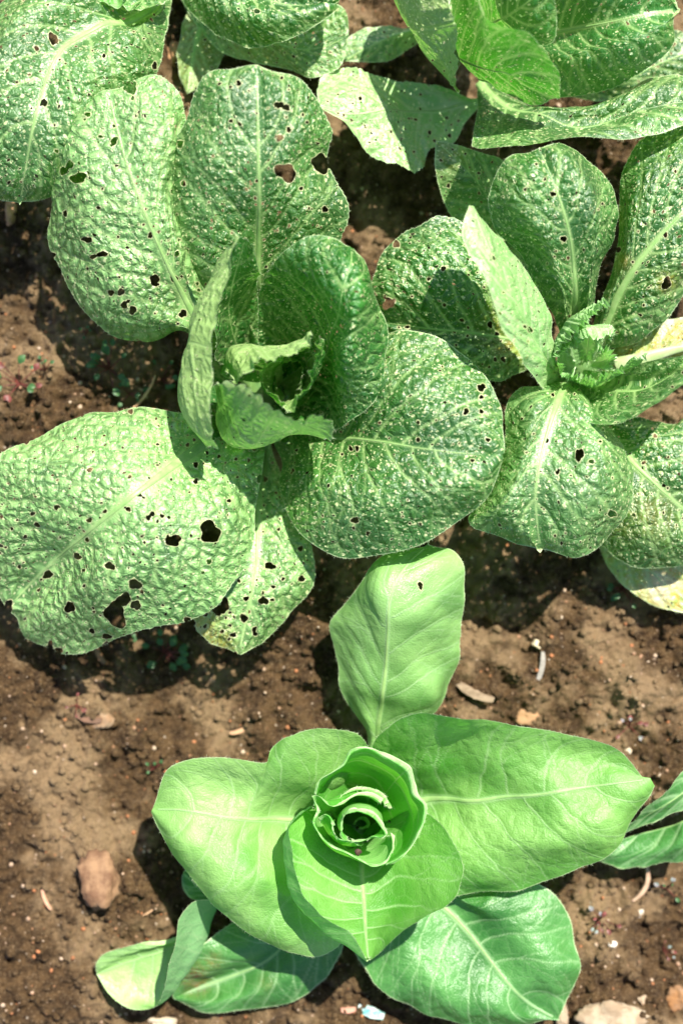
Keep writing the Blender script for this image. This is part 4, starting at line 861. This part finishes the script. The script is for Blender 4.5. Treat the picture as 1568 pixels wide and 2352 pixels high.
for i, a in enumerate([(55, 885, 50, 12, 'seedling tuft at the left edge of the shaded soil', (M_SEED, M_SEEDR)), (112, 855, 26, 5, 'small seedling right of the left edge tuft', (M_SEED,)),
     (255, 850, 55, 12, 'spreading weed seedling between the left leaves', (M_SEED,)), (372, 870, 38, 8, 'seedling tucked beside the folded pale leaf', (M_SEED,)), (300, 905, 28, 5, 'seedling beside the dry straw', (M_SEED,)),
     (375, 1500, 52, 13, 'seedling under the yellowing low cabbage leaf', (M_SEED,)), (320, 1440, 34, 7, 'seedling peeping from under the big left leaf', (M_SEED,)),
     (1425, 1350, 42, 9, 'dark seedling under the right yellow leaf', (M_SEED,)), (355, 1765, 22, 4, 'tiny green seedling above the left lettuce leaf', (M_SEED,)),
     (1375, 2105, 34, 9, 'red and grey seedling right of the low dark lettuce leaf', (M_SEEDR, M_SEEDG)), (1445, 1668, 32, 8, 'pinkish red seedling above the pointed lettuce leaf', (M_SEEDR, M_SEEDG)),
     (178, 1618, 24, 6, 'small red seedling in the sunlit soil at the left', (M_SEEDR,)), (1528, 2190, 20, 6, 'red seedling at the right edge', (M_SEEDR, M_SEEDG)), (1528, 2040, 28, 6, 'greyish seedling below the edge lettuce', (M_SEEDG, M_SEED)),
     (205, 770, 20, 4, 'faint seedling in deep shade below the left cabbage leaf', (M_SEED,))]):
    seedling(*a[:5], seed=200+i, mats=a[5])

# ------------------------------------------------------------------ insects sitting on the leaves
bpy.context.view_layer.update(); DG = bpy.context.evaluated_depsgraph_get()
M_BUG = simple_material('insect_shell', (.015, .012, .010), (.03, .02, .015), 300, .35, .2, .0002)
def insect(u, v, L, rot, label, name='fly'):
    p = P3((u, v, 0)); o_ = Vector((0, 0, H)); d_ = (Vector(p)-o_).normalized()
    hit, loc, nor, _, _, _ = S.ray_cast(DG, o_, d_)
    if not hit: return
    if nor.z < 0: nor = -nor
    e = empty(name, loc, label, name); e.rotation_euler = nor.to_track_quat('Z', 'Y').to_euler()
    V, F = ico(2); ca, sa = math.cos(rot), math.sin(rot); Rm = np.array([[ca, sa, 0], [-sa, ca, 0], [0, 0, 1]])
    for nm, c, sc in (('abdomen', (0, 0, .35), (.5, .24, .2)), ('thorax', (.5, 0, .38), (.24, .2, .2)), ('head', (.78, 0, .34), (.14, .15, .13))):
        mesh_obj(nm, ((V*np.array(sc)+np.array(c))*L)@Rm, F, M_BUG, e, origin=np.zeros(3))
    LV = []; LF = []
    for sd_ in (-1, 1):
        for x in (.3, .5, .68):
            k = len(LV); kx = (x-.5)*1.4
            for a in ((x, 0, .36), (x+.05, 0, .36), (x+kx*.6, sd_*.4, .5), (x+kx*.6+.05, sd_*.4, .5), (x+kx*1.3, sd_*.72, .02), (x+kx*1.3+.04, sd_*.72, .02)): LV.append(a)
            LF += [(k, k+1, k+3, k+2), (k+2, k+3, k+5, k+4)]
    mesh_obj('legs', (np.array(LV)*L)@Rm, LF, M_BUG, e, origin=np.zeros(3))
insect(560, 963, .0030, .6, 'tiny dark fly on the crisped inner leaf of the centre cabbage')
insect(896, 1887, .0042, 1.5, 'small dark beetle inside the outer roll of the lettuce heart', 'beetle')
insect(66, 1198, .0028, 2.4, 'tiny dark fly on the holed lower left cabbage leaf')
